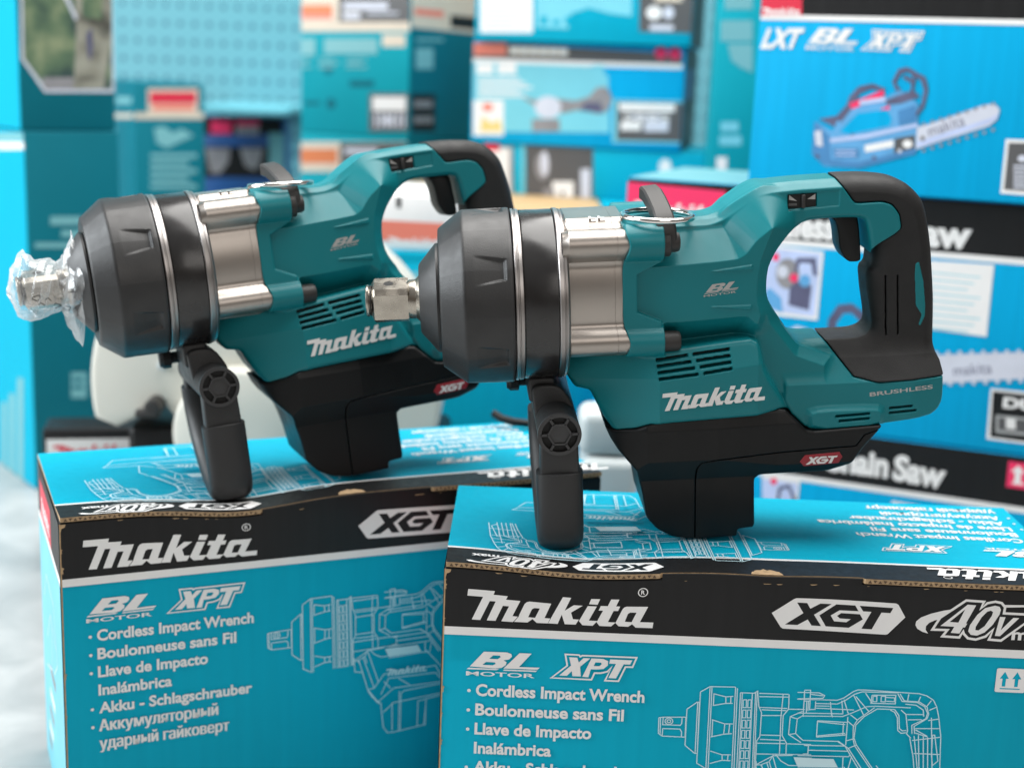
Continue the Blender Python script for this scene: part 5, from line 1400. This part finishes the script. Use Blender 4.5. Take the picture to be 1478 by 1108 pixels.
blobs(f, [(R4(292, 169, 407, 194), 'black'), (R4(304, 174, 334, 193), 'pink'), (R4(341, 174, 374, 182), 'pink'), (R4(341, 182, 374, 195), 'picgrey'), (R4(292, 212, 388, 256), 'black'), ([(296,214),(332,214),(330,234),(318,250),(304,250),(300,234)], 'picgrey'), ([(346,214),(380,214),(376,236),(368,246),(354,240)], 'picgrey'), (R4(388, 192, 410, 250), 'faint')])
f.build('panel_print', db.root)
zs = at(340, 163, 2.9).z; xs0, xs1 = at(285, 163, 2.9).x, at(420, 163, 2.9).x
q = MB(); q.rbox((xs0, 2.86, zs), (xs1, 3.29, zs + 0.014), 0.002); tag(q.build('shelf_board', M['ltcyan']), 'pale shelf board fixed to the perforated wall above the blue box', 'shelf')

# ------------------------------------------------------------------ far left: tower of two tall cartons
yl = R_(38)
cl = at(44, 450, 1.95); zmid = at(40, 190, 1.95).z
GL = 'tall teal cartons stacked at the left edge'
l1 = Carton('tower_carton', 'tall teal carton on the floor at the left edge, under the tree photograph', 'cardboard box', (cl.x, cl.y, 0), yl, 0.135, 0.30, zmid, M['teal_carton'], GL)
l2 = Carton('tower_carton', 'teal carton with a tree photograph, on top of the left tower', 'cardboard box', (cl.x - 0.004, cl.y + 0.002, zmid + 0.001), yl, 0.135, 0.30, 0.30, M['teal_carton'], GL)
for c, zc in ((l1, 0), (l2, 0)):
    f = c.face('left'); f.poly(rect(0.001, 0.001, f.w-0.001, f.h-0.001), 'cyan'); f.build('lit_side_paint', c.root)  # teal left sides painted bright cyan for the window light falling on them
f = l1.face('left'); f.base = 0.0008
blobs(f, [(R4(-60, 205, 42, 216), 'white'), (R4(-60, 192, 42, 203), 'faint')])
for x0, y0, x1 in ((3, 580, 10), (14, 568, 22), (26, 545, 34)): blobs(f, [(R4(x0, y0, x1, 700), 'faint')])
f.build('side_print', l1.root)
f = l1.face('front'); f.base = 0.0008
blobs(f, [(R4(72, 312, 118, 325), 'faint'), (R4(88, 332, 122, 342), 'faint'), (R4(50, 350, 120, 358), 'faint'), (R4(102, 537, 125, 574), 'faint'), (R4(104, 545, 120, 550), 'teal_carton'), (R4(104, 556, 120, 561), 'teal_carton')])
f.build('panel_print', l1.root)
f = l2.face('front'); f.base = 0.0008
def leafmat(name, cols, sc):
    m = bpy.data.materials.new(name); m.use_nodes = True; nt = m.node_tree; b = nt.nodes['Principled BSDF']
    tc = nt.nodes.new('ShaderNodeTexCoord'); n = nt.nodes.new('ShaderNodeTexNoise'); n.inputs['Scale'].default_value = sc; n.inputs['Detail'].default_value = 6
    cr = nt.nodes.new('ShaderNodeValToRGB'); e = cr.color_ramp.elements
    e[0].position = 0.36; e[0].color = (*cols[0], 1); e[1].position = 0.66; e[1].color = (*cols[2], 1); x = e.new(0.5); x.color = (*cols[1], 1)
    nt.links.new(tc.outputs['Object'], n.inputs['Vector']); nt.links.new(n.outputs['Fac'], cr.inputs['Fac']); nt.links.new(cr.outputs['Color'], b.inputs['Base Color']); b.inputs['Roughness'].default_value = 0.45
    return m
INKS.append('foliage'); INKI['foliage'] = len(INKS) - 1; M['foliage'] = leafmat('photo_foliage', [(0.03,0.06,0.055),(0.10,0.16,0.09),(0.24,0.28,0.16)], 22)
INKS.append('bark'); INKI['bark'] = len(INKS) - 1; M['bark'] = leafmat('photo_bark', [(0.07,0.065,0.05),(0.26,0.25,0.20),(0.34,0.33,0.27)], 30)
blobs(f, [([(28,-60),(165,-60),(165,134),(64,134),(30,86)], 'picpale'), ([(32,-60),(161,-60),(161,129),(67,129),(34,84)], 'foliage'), ([(106,-60),(118,-60),(118,20),(124,28),(134,26),(146,30),(152,-60),(161,-60),(160,60),(150,128),(106,128),(110,40)], 'bark'), ([(92,-4),(97,-6),(112,26),(108,30)], 'picpale'), ([(124,50),(132,40),(134,70),(130,90),(126,80)], 'picdark'), ([(64,129),(106,129),(106,112),(60,112)], 'picgrey')])
f.build('tree_photograph', l2.root)

# low black box with a red strip, behind the left carton
cb = at(62, 640, 1.62); lowH = at(62, 620, 1.62).z
lb = Carton('low_box', 'low black box with a red and white strip behind the left carton', 'cardboard box', (cb.x, cb.y, 0), R_(12), 0.17, 0.06, lowH, M['black'])
f = lb.face('front'); f.poly(rect(0.004, f.h-0.045, f.w-0.004, f.h-0.012), 'white'); draw_makita(f, (0.012, f.h-0.039), (0.09, 0), (0, 0.11), 'red'); draw_makita(f, (0.108, f.h-0.036), (0.06, 0), (0, 0.07), 'red'); f.build('strip_print', lb.root)

# cream saw machine: round guard, hub, dark base
ym = 1.50; cg = at(383, 562, ym); sg = ym / FPX * 1.02
m_ = empty('cut_off_saw', (cg.x, ym + 0.05, 0)); tag(m_, 'cream white round guarded cut off saw standing behind the left carton', 'power saw')
R0 = 256*sg; zc = cg.z
b = MB(); pts = [(R0*math.cos(R_(t)), zc + R0*math.sin(R_(t))) for t in range(-60, 196, 4)] + [(-0.166, zc - 0.050), (-0.112, zc - 0.022), (-0.09, zc - 0.05), (0.0, zc - 0.14)]
b.prism(pts, -0.05, 0.05, 0.007, seg=3); g_ = b.build('blade_guard', M['plasticcream'], m_, sharp=50)
hc = at(335, 640, ym - 0.06)
b = MB(); b.lathe([(-0.078, 0.02), (-0.078, 0.068), (-0.076, 0.071), (-0.072, 0.0725), (-0.045, 0.073)], 'y', 48, (hc.x - cg.x, 0, hc.z)); b.build('motor_hub', M['plasticcream'], m_, sharp=40)
kx = at(206, 601, ym - 0.06); b = MB(); b.lathe([(-0.075, 0.006), (-0.074, 0.009), (-0.05, 0.010)], 'y', 10, (kx.x - cg.x, 0, kx.z)); b.rbox((kx.x - cg.x - 0.02, -0.07, kx.z - 0.012), (kx.x - cg.x + 0.006, -0.056, kx.z - 0.004), 0.002); b.build('lock_knob', M['boltblack'], m_, sharp=35)
kx = at(216, 542, ym - 0.055); b = MB(); b.lathe([(-0.056, 0.003), (-0.055, 0.0055), (-0.049, 0.006)], 'y', 14, (kx.x - cg.x, 0, kx.z)); b.build('screw', M['plasticgrey'], m_)
b = MB(); b.rbox((-0.16, -0.03, 0.02), (0.20, 0.09, zc - 0.052), 0.01); b.rbox((-0.2, -0.09, 0), (0.24, 0.14, 0.0195), 0.006); b.build('saw_base', M['blackpl'], m_)

# white packing foam and a dark strap behind the front handle
pw = at(852, 612, 1.42)
b = MB(); b.rbox((pw.x - 0.012, 1.40, pw.z - 0.03), (pw.x + 0.045, 1.46, pw.z + 0.018), 0.012, seg=4); b.rbox((pw.x - 0.008, 1.39, 0), (pw.x + 0.05, 1.47, pw.z - 0.0305), 0.01)
tag(b.build('packing_block', M['plasticgrey']), 'pale grey packing block between the front handle and the chain saw cartons', 'packing')
ps_ = [at(712, 596, 1.34), at(724, 604, 1.335), at(742, 609, 1.33), at(770, 612, 1.33), at(800, 625, 1.33)]
pp = []
for i in range(len(ps_)-1):
    for t in (0, .33, .66): pp.append(ps_[i].lerp(ps_[i+1], t))
pp.append(ps_[-1]); e_ = pp[-1].copy(); e_.z = BH + 0.004; pp.append((pp[-1] + e_)/2); pp.append(e_)
b = MB(); b.tube([tuple(p) for p in pp], 0.004, 10); tag(b.build('black_strap', M['blackpl']), 'short black cable loop rising from the rear of the left carton', 'cable')
